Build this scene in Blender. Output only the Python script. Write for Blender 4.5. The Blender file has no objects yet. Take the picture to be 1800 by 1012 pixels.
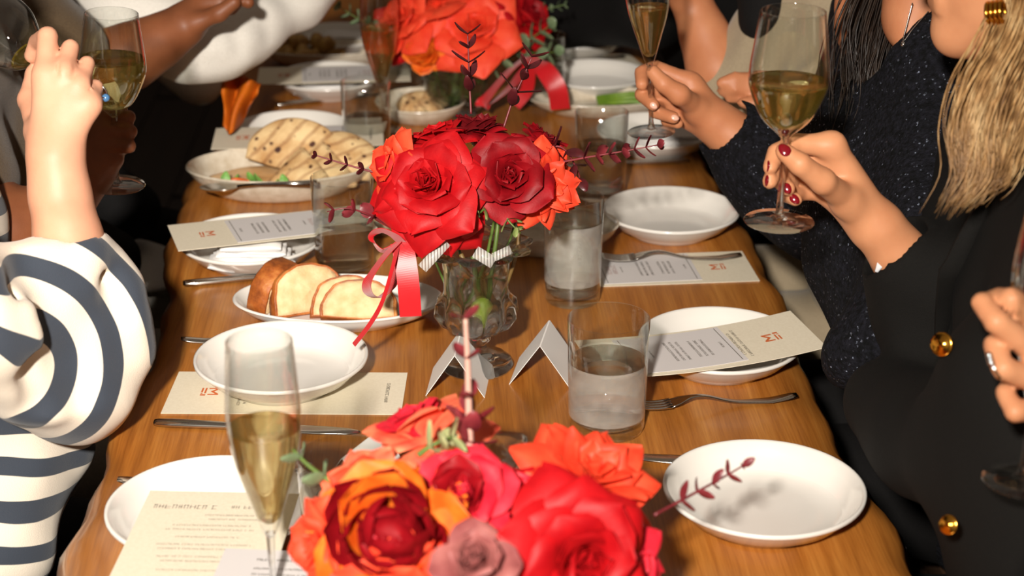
import bpy, bmesh, math, random
import numpy as np
from mathutils import Vector, Matrix, Euler, Quaternion

# ------------------------------------------------------------------ camera, world, lights, exposure
scene = bpy.context.scene
COL = scene.collection
FPX = 3100.0; PITCH = math.radians(22.34); YAW = math.radians(2.68)
CAM = np.array([0.0, 0.0, 1.65])
TZ = 0.75                                   # table top height
cd = bpy.data.cameras.new('camera'); cam = bpy.data.objects.new('camera', cd); COL.objects.link(cam)
cam.location = CAM; cam.rotation_euler = (math.pi/2-PITCH, 0, -YAW)
cd.sensor_width = 36; cd.lens = 62; cd.clip_start = .05
cd.dof.use_dof = True; cd.dof.focus_distance = 2.02; cd.dof.aperture_fstop = 5.0
scene.camera = cam

world = bpy.data.worlds.new('room_air'); scene.world = world; world.use_nodes = True
world.node_tree.nodes['Background'].inputs[0].default_value = (1.0, .80, .62, 1)
world.node_tree.nodes['Background'].inputs[1].default_value = .16

def area_light(name, loc, target, size, power, color):
    ld = bpy.data.lights.new(name, 'AREA'); ld.shape = 'DISK'; ld.size = size; ld.energy = power; ld.color = color
    o = bpy.data.objects.new(name, ld); COL.objects.link(o); o.location = loc
    o.rotation_euler = (Vector(target)-Vector(loc)).to_track_quat('-Z', 'Y').to_euler()
    return o
FLASH = area_light('camera_flash', (-.29, -.45, 2.10), (-.24, 2.25, .85), .12, 31, (1.0, .93, .84)); FLASH.data.spread = math.radians(84)

vs = scene.view_settings
vs.view_transform = 'Standard'; vs.look = 'None'; vs.gamma = 1; vs.use_curve_mapping = False; vs.exposure = 0.0
scene.cycles.transparent_max_bounces = 48
scene.cycles.max_bounces = 14; scene.cycles.transmission_bounces = 14
scene.cycles.sample_clamp_indirect = 3.0
scene.cycles.caustics_refractive = True; scene.cycles.caustics_reflective = False

# ------------------------------------------------------------------ coordinates: from the photograph's pixels to points in the room
fw = np.array([math.sin(YAW)*math.cos(PITCH), math.cos(YAW)*math.cos(PITCH), -math.sin(PITCH)])
rt = np.array([math.cos(YAW), -math.sin(YAW), 0.0]); up = np.cross(rt, fw)
def ray(px, py): return fw + rt*((px-900)/FPX) + up*((506-py)/FPX)
def at_z(px, py, z=TZ):
    d = ray(px, py); return CAM + d*((z-CAM[2])/d[2])
def at_y(px, py, y):
    d = ray(px, py); return CAM + d*(y/d[1])
def at_d(px, py, depth): return CAM + ray(px, py)*depth
def V(p): return Vector((float(p[0]), float(p[1]), float(p[2])))

# ------------------------------------------------------------------ objects
def link(o, parent=None):
    COL.objects.link(o)
    if parent is not None: o.parent = parent
    return o
def tag(o, label, cat, group=None, kind=None):
    if label: o['label'] = label
    if cat: o['category'] = cat
    if group: o['group'] = group
    if kind: o['kind'] = kind
    return o
def thing(name, label, cat, loc=(0,0,0), rotz=0, group=None, rot=None):
    o = link(bpy.data.objects.new(name, None)); o.location = V(loc)
    o.rotation_euler = rot if rot is not None else (0,0,rotz)
    o.empty_display_size = .02
    return tag(o, label, cat, group)
def make_mesh(name, verts, faces, mat, smooth=True):
    me = bpy.data.meshes.new(name)
    if isinstance(verts, np.ndarray) and isinstance(faces, np.ndarray):
        k = faces.shape[1]
        me.vertices.add(len(verts)); me.vertices.foreach_set('co', verts.astype(np.float32).ravel())
        me.loops.add(faces.size); me.loops.foreach_set('vertex_index', faces.astype(np.int32).ravel())
        me.polygons.add(len(faces)); me.polygons.foreach_set('loop_start', np.arange(0, faces.size, k, dtype=np.int32))
        me.update(calc_edges=True); me.validate()
    else:
        me.from_pydata([tuple(map(float, v)) for v in verts], [], [tuple(map(int, f)) for f in faces]); me.update()
    for m in (mat if isinstance(mat, (list, tuple)) else [mat]): me.materials.append(m)
    if smooth: me.polygons.foreach_set('use_smooth', [True]*len(me.polygons))
    return me
def obj(name, me, parent=None, loc=(0,0,0), rot=(0,0,0), scale=None):
    o = bpy.data.objects.new(name, me); link(o, parent); o.location = V(loc); o.rotation_euler = rot
    if scale is not None: o.scale = scale
    return o
def mobj(name, vf, mat, parent=None, loc=(0,0,0), rot=(0,0,0), smooth=True):
    return obj(name, make_mesh(name, vf[0], vf[1], mat, smooth), parent, loc, rot)
def copy_tree(o, parent=None):
    c = o.copy(); COL.objects.link(c)
    if parent is not None: c.parent = parent
    for ch in list(o.children): copy_tree(ch, c)
    return c
def join_vf(*vfs):
    vs_, fs_, n = [], [], 0
    for v, f in vfs:
        vs_ += [tuple(p) for p in v]; fs_ += [tuple(i+n for i in q) for q in f]; n += len(v)
    return vs_, fs_
def xf(vf, loc=(0,0,0), rot=(0,0,0), s=1):
    M = Matrix.LocRotScale(V(loc), Euler(rot), Vector((s,s,s)) if not hasattr(s,'__len__') else Vector(s))
    return [tuple(M @ V(p)) for p in vf[0]], vf[1]
# ------------------------------------------------------------------ shapes
def lathe(prof, seg=48, close=False):
    """profile of (r, z); r=0 closes to a pole"""
    v, f, rings = [], [], []
    for r, z in prof:
        if r < 1e-6: rings.append([len(v)]); v.append((0,0,z))
        else:
            rings.append(list(range(len(v), len(v)+seg)))
            v += [(r*math.cos(2*math.pi*k/seg), r*math.sin(2*math.pi*k/seg), z) for k in range(seg)]
    prs = list(zip(rings, rings[1:]))
    if close: prs.append((rings[-1], rings[0]))
    for a, b in prs:
        for k in range(seg):
            k2 = (k+1) % seg
            if len(a) == 1 and len(b) == 1: continue
            if len(a) == 1: f.append((a[0], b[k2], b[k]))
            elif len(b) == 1: f.append((a[k], a[k2], b[0]))
            else: f.append((a[k], a[k2], b[k2], b[k]))
    return v, f
def box(sx, sy, sz, c=(0,0,0)):
    v = [(c[0]+x*sx/2, c[1]+y*sy/2, c[2]+z*sz/2) for x in (-1,1) for y in (-1,1) for z in (-1,1)]
    return v, [(0,1,3,2),(4,6,7,5),(0,4,5,1),(2,3,7,6),(0,2,6,4),(1,5,7,3)]
def frames(path):
    P = [V(p) for p in path]; T = []
    for i in range(len(P)):
        t = (P[min(i+1,len(P)-1)]-P[max(i-1,0)]); T.append(t.normalized() if t.length > 1e-9 else Vector((0,0,1)))
    n = T[0].orthogonal().normalized(); N = []
    for t in T:
        n = (n - t*n.dot(t)); n = n.normalized() if n.length > 1e-6 else t.orthogonal().normalized(); N.append(n.copy())
    return P, T, N
def tube(path, rad, seg=8, cap=True):
    P, T, N = frames(path); v, f = [], []
    for i, p in enumerate(P):
        r = rad[i] if hasattr(rad, '__len__') else rad; b = T[i].cross(N[i])
        v += [tuple(p + N[i]*(r*math.cos(2*math.pi*k/seg)) + b*(r*math.sin(2*math.pi*k/seg))) for k in range(seg)]
    for i in range(len(P)-1):
        for k in range(seg):
            k2 = (k+1)%seg; f.append((i*seg+k, i*seg+k2, (i+1)*seg+k2, (i+1)*seg+k))
    if cap:
        f.append(tuple(range(seg))[::-1]); f.append(tuple(range((len(P)-1)*seg, len(P)*seg)))
    return v, f
def spline(pts, n=8):
    """Catmull-Rom through points (any dimension)"""
    P = [np.array(p, float) for p in pts]; P = [2*P[0]-P[1]] + P + [2*P[-1]-P[-2]]; out = []
    for i in range(1, len(P)-2):
        for k in range(n):
            t = k/n; a, b, c, d = P[i-1], P[i], P[i+1], P[i+2]
            out.append(.5*((2*b)+(-a+c)*t+(2*a-5*b+4*c-d)*t*t+(-a+3*b-3*c+d)*t**3))
    out.append(P[-2]); return out
def strip(path, width, thick, sidev=None, twist=None):
    """a flat band (ribbon) with thickness along a path; sidev gives the across direction at each point"""
    P, T, N = frames(path); v, f = [], []
    for i, p in enumerate(P):
        s = V(sidev[i] if isinstance(sidev, list) else sidev) if sidev is not None else N[i]
        s = (s - T[i]*s.dot(T[i])).normalized(); n = T[i].cross(s)
        w = (width[i] if hasattr(width, '__len__') else width)/2
        v += [tuple(p+s*w+n*thick/2), tuple(p-s*w+n*thick/2), tuple(p-s*w-n*thick/2), tuple(p+s*w-n*thick/2)]
    for i in range(len(P)-1):
        for k in range(4):
            k2 = (k+1)%4; f.append((i*4+k, i*4+k2, (i+1)*4+k2, (i+1)*4+k))
    f.append((3,2,1,0)); m = (len(P)-1)*4; f.append((m, m+1, m+2, m+3))
    return v, f
def blob(r, seg=10, rings=6):
    return lathe([(r*math.sin(math.pi*i/rings), -r*math.cos(math.pi*i/rings)) for i in range(rings+1)], seg)

# ------------------------------------------------------------------ implicit shapes meshed with surface nets (bodies, bread, cloth)
class Field:
    """smooth unions of tapered capsules and ellipsoids, sampled on a grid"""
    def __init__(s, lo, hi, h):
        s.lo = np.array(lo, float); s.h = h
        s.n = np.maximum(np.ceil((np.array(hi)-s.lo)/h).astype(int)+1, 4); s.v = np.full(s.n, .25, np.float32)
    def sub(s, lo, hi):
        a = np.clip(np.floor((np.array(lo)-s.lo)/s.h).astype(int), 0, s.n); b = np.clip(np.ceil((np.array(hi)-s.lo)/s.h).astype(int)+1, 0, s.n)
        if (b <= a).any(): return None, None
        g = np.meshgrid(*[s.lo[i]+s.h*np.arange(a[i], b[i]) for i in range(3)], indexing='ij')
        return tuple(slice(a[i], b[i]) for i in range(3)), np.stack(g, -1).astype(np.float32)
    def merge(s, sl, d, k):
        a = s.v[sl]
        if k <= 0: s.v[sl] = np.minimum(a, d); return
        h = np.maximum(k-np.abs(a-d), 0)/k; s.v[sl] = np.minimum(a, d)-h*h*k*.25
    def carve(s, sl, d, k):
        a = s.v[sl]; d = -d; h = np.maximum(k-np.abs(a-d), 0)/k; s.v[sl] = np.maximum(a, d)+h*h*k*.25
    def cone(s, a, b, ra, rb, k=.01, cut=False):
        a = np.array(a, float); b = np.array(b, float); m = max(ra, rb)+k+3*s.h
        sl, P = s.sub(np.minimum(a,b)-m, np.maximum(a,b)+m)
        if sl is None: return
        ab = b-a; t = np.clip(((P-a)@ab)/max(ab@ab, 1e-9), 0, 1)
        d = np.linalg.norm(P-a-t[...,None]*ab, axis=-1)-(ra+(rb-ra)*t)
        (s.carve if cut else s.merge)(sl, d.astype(np.float32), k)
    def chain(s, pts, k=.01):
        for (a, ra), (b, rb) in zip(pts, pts[1:]): s.cone(a, b, ra, rb, k)
    def ell(s, c, r, rot=None, k=.01, cut=False):
        c = np.array(c, float); r = np.array(r, float); m = r.max()+k+3*s.h
        sl, P = s.sub(c-m, c+m)
        if sl is None: return
        q = P-c
        if rot is not None: q = q @ np.array(Euler(rot).to_matrix())
        k0 = np.linalg.norm(q/r, axis=-1); k1 = np.linalg.norm(q/(r*r), axis=-1)
        d = np.where(k1 > 1e-6, k0*(k0-1)/np.maximum(k1, 1e-6), -r.min())
        (s.carve if cut else s.merge)(sl, d.astype(np.float32), k)
    def noise(s, amp, freq, seed=0):
        rng = np.random.default_rng(seed); g = np.meshgrid(*[s.lo[i]+s.h*np.arange(s.n[i]) for i in range(3)], indexing='ij')
        for o in range(3):
            for _ in range(3):
                w = rng.normal(size=3); w *= freq*(1.7**o)/np.linalg.norm(w)
                s.v += (amp/(3*1.6**o))*np.sin(w[0]*g[0]+w[1]*g[1]+w[2]*g[2]+rng.uniform(0, 6.28)).astype(np.float32)
    def mesh(s):
        v = s.v.copy()
        for ax in range(3):
            i0 = [slice(None)]*3; i0[ax] = 0; v[tuple(i0)] = np.maximum(v[tuple(i0)], 1e-4); i0[ax] = -1; v[tuple(i0)] = np.maximum(v[tuple(i0)], 1e-4)
        ins = v < 0; n = np.array(v.shape)-1
        C8 = [(i,j,k) for i in (0,1) for j in (0,1) for k in (0,1)]
        cin = np.zeros(n, np.uint8)
        for c in C8: cin += ins[tuple(slice(c[a], c[a]+n[a]) for a in range(3))]
        act = (cin > 0) & (cin < 8); ijk = np.argwhere(act); m = len(ijk)
        val = {c: v[ijk[:,0]+c[0], ijk[:,1]+c[1], ijk[:,2]+c[2]] for c in C8}
        cnt = np.zeros(m); pos = np.zeros((m, 3))
        for a in C8:
            for ax in range(3):
                if a[ax]: continue
                b = list(a); b[ax] = 1; va, vb = val[a], val[tuple(b)]; cr = (va < 0) != (vb < 0)
                t = np.where(cr, va/np.where(cr, va-vb, 1), 0)
                for q in range(3): pos[:, q] += cr*(a[q] + (t if q == ax else 0))
                cnt += cr
        idx = np.full(n, -1, np.int64); idx[act] = np.arange(m)
        V_ = s.lo + s.h*(ijk + pos/cnt[:, None]); F_ = []
        for ax in range(3):
            u, w = (ax+1)%3, (ax+2)%3
            c0 = [slice(None)]*3; c1 = [slice(None)]*3; c0[ax] = slice(0,-1); c1[ax] = slice(1,None)
            A, B = ins[tuple(c0)], ins[tuple(c1)]
            for cr, flip in ((A & ~B, False), (~A & B, True)):
                e = np.argwhere(cr); e = e[(e[:,u] > 0) & (e[:,w] > 0) & (e[:,u] < n[u]) & (e[:,w] < n[w])]
                if not len(e): continue
                q = []
                for du, dw in ((-1,-1),(0,-1),(0,0),(-1,0)):
                    c = e.copy(); c[:,u] += du; c[:,w] += dw; q.append(idx[c[:,0], c[:,1], c[:,2]])
                q = np.stack(q[::-1] if flip else q, 1); F_.append(q)
        return V_, np.concatenate(F_)
def field_obj(name, F, mat, parent=None, origin=(0,0,0), relax=2, colors=None):
    v, f = F.mesh()
    for _ in range(relax):                      # a little smoothing over the net
        acc = np.zeros_like(v); c = np.zeros(len(v))
        for a in range(4):
            b = (a+1) % 4
            np.add.at(acc, f[:,a], v[f[:,b]]); np.add.at(c, f[:,a], 1); np.add.at(acc, f[:,b], v[f[:,a]]); np.add.at(c, f[:,b], 1)
        v = v*.5 + .5*acc/np.maximum(c, 1)[:, None]
    me = make_mesh(name, v-np.array(origin, float), f, mat)
    if colors is not None:
        ca = me.attributes.new('along', 'FLOAT', 'POINT'); ca.data.foreach_set('value', colors(v).astype(np.float32))
    return obj(name, me, parent)

# ------------------------------------------------------------------ materials
def srgb(r, g, b):
    def c(x):
        x /= 255; return x/12.92 if x <= .04045 else ((x+.055)/1.055)**2.4
    return (c(r), c(g), c(b), 1)
class NT:
    def __init__(s, name):
        s.m = bpy.data.materials.new(name); s.m.use_nodes = True; s.t = s.m.node_tree; s.t.nodes.clear()
        s.out = s.t.nodes.new('ShaderNodeOutputMaterial')
    def n(s, typ, **kw):
        o = s.t.nodes.new('ShaderNode'+typ)
        for k, v in kw.items():
            if k[0] == '_': setattr(o, k[1:], v)
            else:
                key = int(k[1:]) if k[0] == 'i' and k[1:].isdigit() else k.replace('_', ' ')
                if isinstance(v, bpy.types.NodeSocket): s.t.links.new(v, o.inputs[key])
                else: o.inputs[key].default_value = v
        return o
    def end(s, sock): s.t.links.new(sock, s.out.inputs[0]); return s.m
def principled(name, col, rough=.5, metal=0, var=None, scale=20, bump=0, bscale=200, coat=0, spec=.5, sheen=0, sss=0, stretch=None, var_detail=4, trans=0):
    t = NT(name); p = t.n('BsdfPrincipled', Roughness=rough, Metallic=metal)
    p.inputs['Specular IOR Level'].default_value = spec; p.inputs['Coat Weight'].default_value = coat; p.inputs['Coat Roughness'].default_value = .1
    p.inputs['Base Color'].default_value = col
    if sheen: p.inputs['Sheen Weight'].default_value = sheen; p.inputs['Sheen Roughness'].default_value = .5
    if sss:
        p.inputs['Subsurface Weight'].default_value = sss; p.inputs['Subsurface Radius'].default_value = (.009,.004,.002); p.inputs['Subsurface Scale'].default_value = 1
    co = t.n('TexCoord').outputs['Object']
    if stretch: co = t.n('Mapping', Vector=co, Scale=stretch).outputs[0]
    if var is not None:
        nz = t.n('TexNoise', Vector=co, Scale=scale, Detail=var_detail)
        rp = t.n('ValToRGB', Fac=nz.outputs[0]); rp.color_ramp.elements[0].position = .32; rp.color_ramp.elements[1].position = .68
        rp.color_ramp.elements[0].color = col; rp.color_ramp.elements[1].color = var
        t.t.links.new(rp.outputs[0], p.inputs['Base Color'])
    if bump:
        bz = t.n('TexNoise', Vector=co, Scale=bscale, Detail=3); b = t.n('Bump', Height=bz.outputs[0], Strength=bump, Distance=.002)
        t.t.links.new(b.outputs[0], p.inputs['Normal'])
    return t.end(p.outputs[0])
def thin_glass(name, tint=(1,1,1,1), ior=1.45, rough=0.0):
    t = NT(name); lw = t.n('LayerWeight', Blend=.5); pw = t.n('Math', i0=lw.outputs[1], i1=2.6, _operation='POWER'); fr = t.n('Math', i0=pw.outputs[0], i1=.9, _operation='MULTIPLY'); fr = t.n('Math', i0=fr.outputs[0], i1=.045, _operation='ADD')
    tr = t.n('BsdfTransparent', Color=tint); gl = t.n('BsdfGlossy', Color=(1,1,1,1), Roughness=rough)
    return t.end(t.n('MixShader', Fac=fr.outputs[0], i1=tr.outputs[0], i2=gl.outputs[0]).outputs[0])
def liquid(name, col, ior=1.33, clear=.35):
    """clear liquid: refraction with a part of straight transmission so that light reaches what stands behind it"""
    t = NT(name); g = t.n('BsdfGlass', Color=col, Roughness=0, IOR=ior); tr = t.n('BsdfTransparent', Color=col)
    return t.end(t.n('MixShader', Fac=clear, i1=g.outputs[0], i2=tr.outputs[0]).outputs[0])
GLASS = thin_glass('clear_glass', (.97,.98,.97,1))
CRYSTAL = liquid('crystal', (.985,.99,.985,1), 1.45, .08)
WATER = liquid('water', (.98,.985,.98,1), 1.33, .3)
def wine_mat(name, col, body):
    t = NT(name); g = t.n('BsdfGlass', Color=col, Roughness=0, IOR=1.34); tr = t.n('BsdfTransparent', Color=col); tl = t.n('BsdfTranslucent', Color=body)
    m = t.n('MixShader', Fac=.2, i1=g.outputs[0], i2=tr.outputs[0]); return t.end(t.n('MixShader', Fac=.2, i1=m.outputs[0], i2=tl.outputs[0]).outputs[0])
WINE = wine_mat('white_wine', (.97,.92,.64,1), srgb(206,186,96)); CHAMP = wine_mat('champagne', (.98,.91,.68,1), srgb(222,186,110))
def fog_mat():
    t = NT('condensation'); d = t.n('BsdfDiffuse', Color=srgb(225,220,212)); tr = t.n('BsdfTransparent', Color=(1,1,1,1))
    nz = t.n('TexNoise', Vector=t.n('TexCoord').outputs['Object'], Scale=60, Detail=5)
    mr = t.n('MapRange', Value=nz.outputs[0]); mr.inputs[1].default_value = .3; mr.inputs[2].default_value = .7; mr.inputs[3].default_value = .16; mr.inputs[4].default_value = .26
    return t.end(t.n('MixShader', Fac=mr.outputs[0], i1=tr.outputs[0], i2=d.outputs[0]).outputs[0])
FOG = fog_mat()
CERAMIC = principled('white_glazed_ceramic', srgb(226,222,215), .16, coat=.5, var=srgb(219,214,206), scale=9)
CERAMIC_WARM = principled('cream_glazed_stoneware', srgb(214,204,186), .24, coat=.4, var=srgb(190,176,154), scale=60)
STEEL = principled('polished_steel', srgb(205,200,192), .17, 1)
GOLD = principled('gold', srgb(226,160,60), .16, 1)
SILVER = principled('silver', srgb(220,218,214), .12, 1)
PAPER = principled('cream_card_stock', srgb(222,212,190), .75, var=srgb(216,205,182), scale=300)
PAPER_LILAC = principled('pale_grey_card_stock', srgb(206,201,199), .6)
PAPER_WHITE = principled('white_card_stock', srgb(225,221,216), .7)
INK = principled('grey_brown_ink', srgb(88,78,66), .8)
INK_PALE = principled('pale_pink_ink', srgb(178,152,146), .8)
INK_ORANGE = principled('burnt_orange_ink', srgb(196,98,48), .7)
LINEN = principled('white_linen', srgb(228,225,222), .85, bump=.25, bscale=900, sheen=.2)
# ------------------------------------------------------------------ the setting
def structure(name, vf, mat, smooth=False):
    o = mobj(name, vf, mat, smooth=smooth); o['kind'] = 'structure'; return o
DARKWOOD = principled('dark_floorboards', srgb(46,34,26), .5, var=srgb(34,24,18), scale=3, stretch=(8,.6,1))
DARKWALL = principled('dark_brown_plaster', srgb(48,38,30), .8, var=srgb(40,31,25), scale=2)
fl = structure('floor', box(8, 11, .1, (0, 3.5, -.05)), DARKWALL)
k = 0
floor_me = make_mesh('plank', *box(.178, 2.9, .012), DARKWOOD, False)
for i in range(26):
    for j in range(3):
        obj('plank', floor_me, fl, (-2.28+i*.182, .3+j*2.93+(i%3)*.5, .006)); k += 1
structure('wall_back', box(8, .1, 3, (0, 8.0, 1.5)), DARKWALL)
structure('wall_left', box(.1, 11, 3, (-2.6, 3.5, 1.5)), DARKWALL)
structure('wall_right', box(.1, 11, 3, (2.7, 3.5, 1.5)), DARKWALL)

# ------------------------------------------------------------------ the live-edge table
def wood_mat():
    t = NT('varnished_live_edge_wood'); co = t.n('TexCoord').outputs['Object']
    big = t.n('TexNoise', Vector=t.n('Mapping', Vector=co, Scale=(5,.55,1)).outputs[0], Scale=1.0, Detail=3)
    warp = t.n('VectorMath', i0=co, i1=t.n('VectorMath', i0=big.outputs[1], i1=(.06,.02,0), _operation='MULTIPLY').outputs[0], _operation='ADD')
    gr = t.n('TexNoise', Vector=t.n('Mapping', Vector=warp.outputs[0], Scale=(46,1.7,8)).outputs[0], Scale=1.0, Detail=6, Roughness=.62)
    fine = t.n('TexNoise', Vector=t.n('Mapping', Vector=co, Scale=(420,14,40)).outputs[0], Scale=1.0, Detail=3)
    r1 = t.n('ValToRGB', Fac=gr.outputs[0]); e = r1.color_ramp.elements
    e[0].position = .25; e[0].color = srgb(140,84,32); e[1].position = .75; e[1].color = srgb(206,146,72)
    m = r1.color_ramp.elements.new(.5); m.color = srgb(180,117,50)
    r2 = t.n('ValToRGB', Fac=big.outputs[0]); r2.color_ramp.elements[0].position = .3; r2.color_ramp.elements[1].position = .7
    r2.color_ramp.elements[0].color = (.72,.64,.55,1); r2.color_ramp.elements[1].color = (1.05,1.0,.95,1)
    c1 = t.n('MixRGB', Fac=1.0, Color1=r1.outputs[0], Color2=r2.outputs[0], _blend_type='MULTIPLY')
    r3 = t.n('ValToRGB', Fac=fine.outputs[0]); r3.color_ramp.elements[0].position = .3; r3.color_ramp.elements[1].position = .6
    r3.color_ramp.elements[0].color = (.74,.68,.62,1); r3.color_ramp.elements[1].color = (1,1,1,1)
    c2 = t.n('MixRGB', Fac=.8, Color1=c1.outputs[0], Color2=r3.outputs[0], _blend_type='MULTIPLY')
    vor = t.n('TexVoronoi', Vector=t.n('Mapping', Vector=warp.outputs[0], Scale=(5,2.2,1)).outputs[0], Scale=1.0)
    r4 = t.n('ValToRGB', Fac=vor.outputs[0]); r4.color_ramp.elements[0].position = .015; r4.color_ramp.elements[1].position = .09
    r4.color_ramp.elements[0].color = (.38,.26,.18,1); r4.color_ramp.elements[1].color = (1,1,1,1)
    c3 = t.n('MixRGB', Fac=.8, Color1=c2.outputs[0], Color2=r4.outputs[0], _blend_type='MULTIPLY')
    bp = t.n('Bump', Height=fine.outputs[0], Strength=.12, Distance=.001)
    p = t.n('BsdfPrincipled', Base_Color=c3.outputs[0], Roughness=.34, Normal=bp.outputs[0]); p.inputs['Coat Weight'].default_value = .35; p.inputs['Coat Roughness'].default_value = .16
    return t.end(p.outputs[0])
WOOD = wood_mat()
EDGE_L = [(1.0,-.40),(1.30,-.392),(1.45,-.380),(1.62,-.372),(1.75,-.372),(1.92,-.366),(2.05,-.352),(2.2,-.362),(2.33,-.384),(2.5,-.392),(2.65,-.392),(2.85,-.372),(3.1,-.372),(3.4,-.38),(3.8,-.365),(4.3,-.37)]
EDGE_R = [(1.0,.50),(1.3,.478),(1.45,.470),(1.58,.468),(1.70,.458),(1.8,.452),(1.95,.455),(2.1,.466),(2.3,.466),(2.5,.462),(2.7,.452),(3.0,.455),(3.4,.46),(3.8,.45),(4.3,.46)]
def edge_x(tab, y): return float(np.interp(y, [a for a, b in tab], [b for a, b in tab]))
def build_table():
    t = thing('dining_table', 'long varnished wooden dining table with wavy live edges running down the middle', 'table', (.04, 2.6, 0))
    ys = np.linspace(1.0, 4.3, 120); v, f = [], []; sec = None
    for y in ys:
        w = .004*math.sin(y*23)+.003*math.sin(y*51+1)
        xl, xr = edge_x(EDGE_L, y)+w, edge_x(EDGE_R, y)-w*.8
        bl = .026+.010*math.sin(y*9+.6)+.005*math.sin(y*27); br = .030+.012*math.sin(y*7+2)+.005*math.sin(y*31)
        pts = [(xl+.05,-.055),(xl+.015,-.045),(xl,-.024),(xl+bl*.35,-.010),(xl+bl,-.0012),(xl+bl+.012,0)]
        n = 16; a, b = xl+bl+.012, xr-br-.012
        pts += [(a+(b-a)*k/n, 0) for k in range(1, n)]
        pts += [(xr-br-.012,0),(xr-br,-.0012),(xr-br*.35,-.010),(xr,-.024),(xr-.015,-.045),(xr-.05,-.055)]
        sec = len(pts); v += [(x-.04, y-2.6, TZ+z) for x, z in pts]
    for i in range(len(ys)-1):
        for k in range(sec):
            k2 = (k+1) % sec; f.append((i*sec+k2, i*sec+k, (i+1)*sec+k, (i+1)*sec+k2))
    f.append(tuple(range(sec))); f.append(tuple(range((len(ys)-1)*sec, len(ys)*sec))[::-1])
    mobj('tabletop', (v, f), WOOD, t)
    BLACKM = principled('black_steel', srgb(30,28,27), .4, .8)
    for y in (1.35, 3.95):
        for x in (-.26, .26):
            mobj('leg', join_vf(box(.06,.06,.695,(0,0,.3475)), box(.1,.1,.012,(0,0,.006))), BLACKM, t, (x, y-2.6, 0), smooth=False)
        mobj('crossbar', box(.5,.05,.05), BLACKM, t, (0, y-2.6, .668), smooth=False)
build_table()
# ------------------------------------------------------------------ tableware
def oval(vf, sx, sy): return [(x*sx, y*sy, z) for x, y, z in vf[0]], vf[1]
def rounded(prof, n=4):
    pts = spline(prof, n); return [(max(0, p[0]), p[1]) for p in pts]
def plate_vf(R=.108, H=.036, seg=72):
    prof = [(0,.0035),(R*.56,.0035),(R*.57,0),(R*.62,0),(R*.64,.004),(R*.82,H*.42),(R*.94,H*.80),(R*.985,H*.93),(R,H-.001),(R*.996,H+.0022),(R*.975,H+.0030),(R*.952,H+.0010),
            (R*.90,H*.74),(R*.81,H*.40),(R*.71,.0085),(R*.5,.0075),(0,.0075)]
    return lathe(prof, seg)
PLATE = make_mesh('plate', *plate_vf(), CERAMIC)
def plate(px, py, label, s=1.0, rz=0, z=TZ):
    s *= .95; p = at_z(px, py, z); o = obj('dinner_plate', PLATE, None, p, (0,0,rz), (s,s,s))
    return tag(o, label, 'plate', 'white coupe plates on the table'), p
pR0, cR0 = plate(1340, 908, 'empty white plate in the lower right corner beside the front bouquet', 1.0)
pR1, cR1 = plate(1263, 640, 'white plate with a cream menu laid across it, right of the condensation-covered tumbler', .96)
pR2, cR2 = plate(1178, 406, 'empty white plate on the right below the black-sleeved hand holding a wine glass', .97)
pR3, cR3 = plate(1152, 262, 'white plate holding a napkin under the foot of the raised champagne flute', .96)
pR4, cR4 = plate(1046, 160, 'white plate in shadow right of the far red ribbon', .96)
pR5, cR5 = plate(1015, 92, 'farthest white plate on the right side with a card on it', .95)
pL0, cL0 = plate(372, 940, 'white plate under the big menu sheet in the lower left corner', 1.0)
pL1, cL1 = plate(497, 672, 'empty white plate lying on a cream menu behind the foreground champagne flute', 1.0, z=TZ+.0012)
pL2, cL2 = plate(443, 458, 'white plate with folded napkin and menu, behind the plate of sliced bread', .97)
pL3, cL3 = plate(516, 258, 'white plate with a menu across it, behind the flatbread dish', .96)
pL4, cL4 = plate(580, 164, 'white plate with folded napkin and menu, left of the far bouquet', .96)
pL5, cL5 = plate(590, 90, 'far white plate carrying a rolled napkin at the left of the table', .96)

# oval dishes
def oval_dish(px, py, sx, sy, H, mat, name, label, cat, rz=0, R=.1):
    prof = rounded([(0,.004),(R*.6,.004),(R*.66,.0),(R*.74,.004),(R*.9,H*.55),(R*.985,H*.93),(R,H),(R*.975,H+.002),(R*.93,H*.86),(R*.8,H*.35),(R*.62,.010),(0,.009)], 3)
    p = at_z(px, py); o = mobj(name, oval(lathe(prof, 80), sx, sy), mat, None, p, (0,0,rz)); return tag(o, label, cat), p
dB, cB = oval_dish(596, 556, 1.36, .80, .026, CERAMIC, 'bread_plate', 'oval white plate of bread slices left of the crystal vase', 'plate', -.07)
dP, cP = oval_dish(496, 333, 1.46, .92, .042, CERAMIC_WARM, 'serving_dish', 'deep cream oval dish of flatbread and dip on the left', 'dish', .03)
dF, cF = oval_dish(575, 112, 1.25, .62, .032, CERAMIC_WARM, 'serving_dish', 'shallow cream dish of roasted potatoes beneath the white sleeve', 'dish', 0)
dG, cG = oval_dish(965, 432, 1.0, .7, .034, CERAMIC_WARM, 'serving_dish', 'cream dish mostly hidden behind the tumbler and middle bouquet', 'dish', 0)
dK, cK = oval_dish(1060, 196, 1.3, .6, .026, CERAMIC_WARM, 'serving_dish', 'cream dish with green asparagus behind the right-hand tumbler', 'dish', .05)
dM, cM = oval_dish(740, 205, .8, .8, .03, CERAMIC_WARM, 'serving_dish', 'small cream dish with flatbread pieces left of the far vase', 'dish', .05)

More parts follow.
